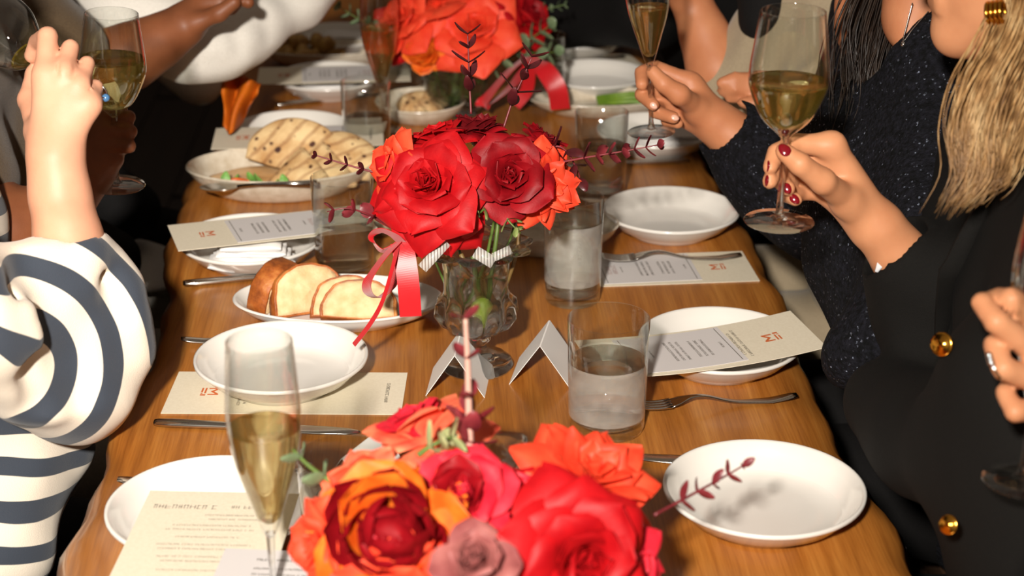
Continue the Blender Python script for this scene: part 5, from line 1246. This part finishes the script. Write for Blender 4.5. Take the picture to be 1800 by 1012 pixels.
    M_ = Field(*bounds([p for q in g for p in q[1:]], .05), .006)
    for q in g[2:]: M_.chain([(p+fw*.018, [.018,.018,.017,.013,.004][i]) for i, p in enumerate(q[1:5])], .012)
    field_obj('hair_mass', M_, BLONDE, t, o)
    locks(t, o, 'hair', BLONDE, g, .0012, 95, .0085, 5, 3); hair_cap(t, o, hc, yaw, BLONDE, .98, name='hair_crown')
    # hoop earring of three fused bands
    e = thing('hoop_earring', 'thick gold hoop earring of ribbed bands on the blonde guest', 'earring', D((1750,22,1.655)), 0, None, rot=Vector((0,0,1)).rotation_difference(V(rt*.86-fw*.5+np.array(up)*.05)).to_euler())
    for k in range(4):
        R, r = .0098, .0021; seg = 36; v, f = [], []
        for i in range(seg):
            a = 2*math.pi*i/seg
            for j in range(8): b = 2*math.pi*j/8; v.append(((R+r*math.cos(b))*math.cos(a), (R+r*math.cos(b))*math.sin(a), (k-1.5)*.0042+r*math.sin(b)))
        for i in range(seg):
            for j in range(8): f.append((i*8+j, ((i+1)%seg)*8+j, ((i+1)%seg)*8+(j+1)%8, i*8+(j+1)%8))
        mobj('band', (v, f), GOLD, e)
    lower(t, o, hip-A(0,0,.02), -1, BLACK)
guest_blazer()
stem_glass('wine_glass', 'glass of white wine held by the hand with dark red nails', D((1369,390,1.80)), 'wine', .44, WINE, tilt=(0, math.radians(.5), 0), s=.985)

# ---- guest in the sparkling navy sweater
def guest_sparkle():
    o = A(.74, 2.22, 0); t = person('dark-haired person in a sparkling navy sweater holding a champagne flute', o)
    sl, sr = A(.62,2.03,1.08), A(.64,2.38,1.09); hip = A(.76,2.18,.50); hc = D((1612,-75,2.22))
    spec = dict(wrist=(1266,218,2.355,.0245), arm=[(1295,245,2.36,.030),(1345,290,2.36,.036)],
      fingers=[[(1214,146,2.338,.0128),(1152,120,2.335,.0108),(1128,128,2.314,.0098),(1128,148,2.298,.0086)],
               [(1212,168,2.350,.0128),(1140,158,2.338,.0108),(1128,166,2.312,.0098),(1148,184,2.292,.0088)],
               [(1214,190,2.358,.0122),(1158,188,2.345,.0104),(1152,196,2.316,.0095),(1184,207,2.295,.0085)],
               [(1222,210,2.362,.0112),(1176,208,2.350,.0092),(1172,212,2.330,.0085),(1192,217,2.315,.0075)]],
      thumb=[(1226,190,2.332,.0165),(1194,166,2.288,.0138),(1166,147,2.280,.0115),(1147,126,2.282,.0095)],
      pads=[((1255,208,2.355,.020),(1220,165,2.345,.019)),((1250,215,2.342,.019),(1225,195,2.334,.017)),((1250,225,2.36,.020),(1222,208,2.36,.017))])
    F = Field(*bounds([D((1110,90,2.3)), D((1360,320,2.4)), sl, sr, hc+A(.12,.12,.15), hc-A(.12,.12,.2), D((1630,640,1.95))], .05), .0040)
    add_hand(F, spec); el = D((1450,360,2.34)); F.chain([(D((1345,290,2.36)),.036),(el,.044),(sl,.05)],.03); torso(F, hip+A(0,0,.3), sl, sr, -.03)
    F.chain([(D((1640,590,2.02)),.03),(D((1575,628,1.99)),.026),(D((1545,645,1.99)),.016)],.02)
    L = head(F, hc, math.pi/2-.35, .98); F.chain([(L(0,-.03,-.16),.056),((sl+sr)/2+A(-.03,0,.02),.07)],.04); field_obj('body', F, SK_MID, t, o, relax=1); face_bits(t, o, L)
    nails(t, o, [(1187,207,2.287,.011,.008,(.2,.1,1),(1,.25)), (1149,186,2.284,.011,.008,(-.1,-.2,1),(.8,.6))], NAIL)
    S = Field(*bounds([D((1220,200,2.3)), sl, sr, hip-A(.1,.1,0), el, D((1500,620,1.95)), D((1560,400,2.2))], .13), .0058); torso(S, hip, sl, sr, .020)
    S.chain([(D((1288,232,2.36)),.045),(D((1330,280,2.36)),.056),(D((1390,330,2.35)),.068),(el,.070),(D((1520,300,2.26)),.075),(sl,.080)],.03)
    S.chain([(D((1550,260,2.2)),.10),(D((1600,400,2.15)),.12),(D((1640,560,2.1)),.12)],.06)
    S.chain([(sl,.08),(D((1640,420,2.02)),.075),(D((1620,540,1.99)),.066),(D((1560,600,1.985)),.050),(D((1520,625,1.99)),.046)],.03)
    S.cone(D((1284,228,2.36)), D((1240,195,2.35)), .038, .044, .007, cut=True)
    nk = D((1592,60,2.16)); S.ell(nk+A(-.04,-.03,.03), A(.045,.05,.085), (0,.35,0), .012, cut=True); S.noise(.003, 70, 12)
    dn = surf(S, 1592, 70, 1.9, 2.4); N_ = Field(*bounds([D((1560,-60,dn)), D((1660,100,dn)), hc], .09), .0045)
    N_.chain([(L(0,-.02,-.09),.054),(D((1622,0,dn+.045)),.044),(D((1604,40,dn+.034)),.032),(D((1590,84,dn+.012)),.010)],.02); field_obj('neck', N_, SK_MID, t, o)
    field_obj('sparkling_sweater', S, SPARK, t, o, relax=3)
    locks(t, o, 'hair', DARKHAIR, [[hc+A(-.02,-.04,.1), D((1530+10*i,-20,2.15)), D((1505+10*i,80,2.14)), D((1495+9*i,170,2.13)), D((1480+9*i,250-8*i,2.12))] for i in range(5)]+[[hc+A(.02,-.06,.1), D((1650+12*i,-30,2.15)), D((1660+12*i,60,2.15)), D((1655+10*i,120,2.14))] for i in range(3)], .0016, 55, .011, 8, 4)
    hair_cap(t, o, hc, math.pi/2-.35, DARKHAIR, .98, name='hair_crown')
    ne = thing('pendant_necklace', 'fine necklace with a small pendant at the sparkling sweater neckline', 'necklace', D((1588,75,dn-.006)))
    mobj('chain', tube([p-D((1588,75,dn-.006)) for p in spline([D((1604,5,dn-.014)), D((1595,40,dn-.010)), D((1588,72,dn-.006)), D((1604,52,dn-.008)), D((1632,20,dn-.010))],6)], .0008, 6), SILVER, ne)
    mobj('pendant', xf(blob(.0035,10,8),(0,0,-.002)), SILVER, ne)
    lower(t, o, hip-A(0,0,.0), -1, BLACK, knee=.44)
guest_sparkle()
stem_glass('champagne_flute', 'half-full champagne flute raised by the hand in the sparkling sleeve', D((1145,233,2.31)), 'flute', .50, CHAMP, tilt=(0, math.radians(-3.2), 0), s=.92, zb_=.102, H_=.262)

# ---- guest in the beige jacket
def guest_beige():
    o = A(.74, 2.68, 0); t = person('person in a beige overshirt with bare raised forearm on the far right', o)
    sl, sr = A(.60,2.52,1.08), A(.62,2.88,1.09); hip = A(.76,2.70,.50); hc = A(.60,2.70,1.36)
    F = Field(*bounds([D((1180,-60,2.6)), D((1260,180,2.5)), D((1420,180,2.45)), sl, sr, hc+A(.12,.12,.15), hc-A(.12,.12,.2)], .06), .0048)
    add_hand(F, dict(wrist=(1222,18,2.64,.028), arm=[(1238,60,2.64,.034),(1262,120,2.64,.041)], fingers=[[(1190,-18,2.63,.0125),(1160,-40,2.62,.0105),(1140,-30,2.61,.009)],[(1196,-30,2.64,.0125),(1168,-58,2.63,.0105),(1146,-52,2.62,.009)],[(1206,-38,2.65,.012),(1182,-70,2.65,.010),(1160,-68,2.64,.009)]],
      thumb=[(1195,2,2.62,.015),(1178,-14,2.60,.011),(1160,-24,2.59,.009)], pads=[((1215,5,2.64,.024),(1198,-20,2.64,.02))]))
    F.chain([(D((1262,120,2.64)),.041),(D((1300,170,2.64)),.046),(sr,.055)],.03)
    add_hand(F, dict(wrist=(1392,172,2.47,.025), arm=[(1430,190,2.48,.03),(1480,210,2.5,.036)], fingers=[[(1336,142,2.46,.012),(1292,138,2.45,.0102),(1268,146,2.45,.0085)],[(1334,156,2.46,.012),(1290,154,2.45,.0102),(1270,160,2.46,.0085)],[(1338,168,2.47,.0115),(1300,170,2.46,.0098),(1282,172,2.46,.008)]], thumb=[(1360,185,2.45,.013),(1325,182,2.44,.0105),(1305,180,2.44,.0085)], pads=[((1380,170,2.47,.022),(1342,155,2.465,.018))]))
    F.chain([(D((1480,210,2.5)),.036),(sl,.05)],.03); torso(F, hip+A(0,0,.3), sl, sr, -.03); L = head(F, hc, math.pi/2); field_obj('body', F, SK_MID, t, o); face_bits(t, o, L); hair_cap(t, o, hc, math.pi/2, BROWNHAIR)
    S = Field(*bounds([sl, sr, hip, D((1262,120,2.64))], .15), .007); torso(S, hip, sl, sr, .020)
    S.chain([(D((1278,150,2.64)),.052),(D((1315,200,2.64)),.062),(D((1350,160,2.66)),.07),(sr,.08)],.03); S.chain([(sl,.078),(D((1470,190,2.5)),.062),(D((1430,185,2.48)),.05)],.03)
    S.chain([(D((1380,60,2.62)),.08),(D((1420,240,2.6)),.10)],.05); S.noise(.004,45,4); field_obj('overshirt', S, BEIGE, t, o)
    K = Field(*bounds([D((1320,-20,2.5)), D((1400,110,2.6))], .06), .007); K.chain([(D((1345,-30,2.575)),.045),(D((1348,40,2.575)),.034),(D((1352,80,2.575)),.014)],.03); field_obj('black_shirt', K, BLACK, t, o)
    lower(t, o, hip-A(0,0,.02), -1, BEIGE)
    br = thing('pearl_bracelet', 'small bead bracelet behind the wine glass bowl on the right', 'bracelet', D((1428,232,2.30)))
    for i in range(7): mobj('bead', blob(.0035,8,6), principled('pearl', srgb(226,218,206), .2) if i == 0 else bpy.data.materials['pearl'], br, rt*(.0062*(i-3))+np.array(up)*(.006*math.sin(i*.5)-.001*i))
guest_beige()
def guest_suit():
    o = A(.70, 3.36, 0); t = person('person in a dark suit leaning over the far right end of the table', o)
    sl, sr = A(.46,3.22,1.10), A(.50,3.60,1.12); hip = A(.78,3.42,.50); hc = A(.40,3.45,1.38)
    F = Field(*bounds([sl, sr, hc+A(.12,.12,.15), hc-A(.12,.12,.2)], .06), .007); torso(F, hip+A(0,0,.3), sl, sr, -.03); L = head(F, hc, math.pi/2); field_obj('body', F, SK_MID, t, o); face_bits(t, o, L); hair_cap(t, o, hc, math.pi/2, DARKHAIR)
    S = Field(*bounds([sl, sr, hip, A(.10,3.4,.8)], .15), .009); torso(S, hip, sl, sr, .022); S.chain([(hip+A(-.1,0,.1),.14),(A(.52,3.38,.92),.13),(A(.46,3.4,1.05),.12)],.06)
    S.chain([(sl,.08),(A(.40,3.14,.90),.068),(A(.26,3.34,.84),.055),(A(.20,3.42,.83),.046)],.03); S.chain([(sr,.08),(A(.34,3.75,.90),.066),(A(.16,3.62,.84),.05)],.03); field_obj('suit_jacket', S, BLACK, t, o)
    lower(t, o, hip-A(0,0,.02), -1, BLACK)
guest_suit()
# ---- hand with a flute at the right border
def guest_edge():
    o = A(.82, 1.18, 0); t = person('person at the right border, only a ringed hand around a flute showing', o)
    sl, sr = A(.72,1.02,1.06), A(.74,1.34,1.07); hip = A(.86,1.18,.50); hc = A(.74,1.18,1.36)
    el = D((2040,760,1.42)); F = Field(*bounds([D((1710,500,1.42)), D((2060,790,1.5)), sl, sr, hc+A(.12,.12,.15), hc-A(.12,.12,.2)], .06), .0036)
    add_hand(F, dict(wrist=(1910,690,1.45,.026), arm=[(1960,720,1.44,.030),(2040,760,1.42,.040)],
      fingers=[[(1842,588,1.455,.0118),(1778,526,1.435,.0100),(1756,524,1.455,.009),(1775,545,1.475,.008)],
               [(1838,632,1.448,.0118),(1752,566,1.425,.0102),(1726,532,1.440,.0088),(1745,528,1.462,.008)],
               [(1838,676,1.448,.0112),(1764,648,1.425,.0098),(1746,606,1.440,.0085),(1765,590,1.462,.0075)],
               [(1844,716,1.452,.0105),(1784,724,1.432,.0088),(1766,690,1.445,.0078),(1780,670,1.462,.007)]],
      thumb=[(1880,610,1.48,.015),(1840,560,1.50,.011),(1805,545,1.50,.009)], pads=[((1895,680,1.45,.025),(1848,650,1.45,.02))]))
    F.chain([(el,.042),(sl,.05)],.03); torso(F, hip+A(0,0,.3), sl, sr, -.03); L = head(F, hc, math.pi/2); field_obj('body', F, SK_TAN, t, o); face_bits(t, o, L); hair_cap(t, o, hc, math.pi/2, BROWNHAIR, length=.15)
    S = Field(*bounds([sl, sr, hip, el], .15), .009); torso(S, hip, sl, sr, .016); S.chain([(lerp(D((1960,720,1.44)),el,.3),.045),(el,.055),(sl,.075)],.03); field_obj('dark_top', S, BLACK, t, o); lower(t, o, hip-A(0,0,.02), -1, NAVY_TR)
    rr = thing('finger_ring', 'diamond ring on the hand at the right border', 'ring', D((1752,646,1.420)), 0, None, rot=(.4,.9,.2)); mobj('band', lathe([(.0104,-.0012),(.0112,-.0012),(.0112,.0012),(.0104,.0012)], 24, True), SILVER, rr)
    for i in range(3): mobj('stone', xf(blob(.0028,8,6),(-.011,(i-1)*.0045,0)), SILVER, rr)
guest_edge()
stem_glass('champagne_flute', 'champagne flute cut by the right border, held by the ringed hand', D((1795,846,1.50)), 'flute', .42, CHAMP, tilt=(0, math.radians(1.5), 0), s=.98)

# ------------------------------------------------------------------ pieces that belong to a part hang under that part
NEST = {'printed_text': ('card', 'sheet'), 'logo': ('card',), 'heading': ('card',), 'border_line': ('card',), 'fingernail': ('body',), 'gold_button': ('blazer',), 'lapel': ('blazer',), 'shirt_cuff': ('blazer',),
        'iris': ('eye',), 'cuff_band': ('jersey_sleeve',), 'wick': ('wax',), 'flame': ('wax',), 'hair_crown': ('hair',), 'hair_mass': ('hair',), 'stone': ('band',), 'condensation': ('glass_wall',), 'sepal': ('hip',)}
def base_name(o): return o.name.rsplit('.', 1)[0] if o.name[-3:].isdigit() else o.name
for root in [o for o in scene.objects if o.parent is None and o.type == 'EMPTY']:
    kids = list(root.children); by = {}
    for c in kids: by.setdefault(base_name(c), []).append(c)
    used = {}
    for c in kids:
        for host in NEST.get(base_name(c), ()):
            if host in by:
                i = used.get(base_name(c), 0); used[base_name(c)] = i+1; h = by[host][min(i, len(by[host])-1) if base_name(c) == 'iris' else 0]
                c.parent = h; c.matrix_parent_inverse = Matrix.LocRotScale(h.location, h.rotation_euler, h.scale).inverted(); break
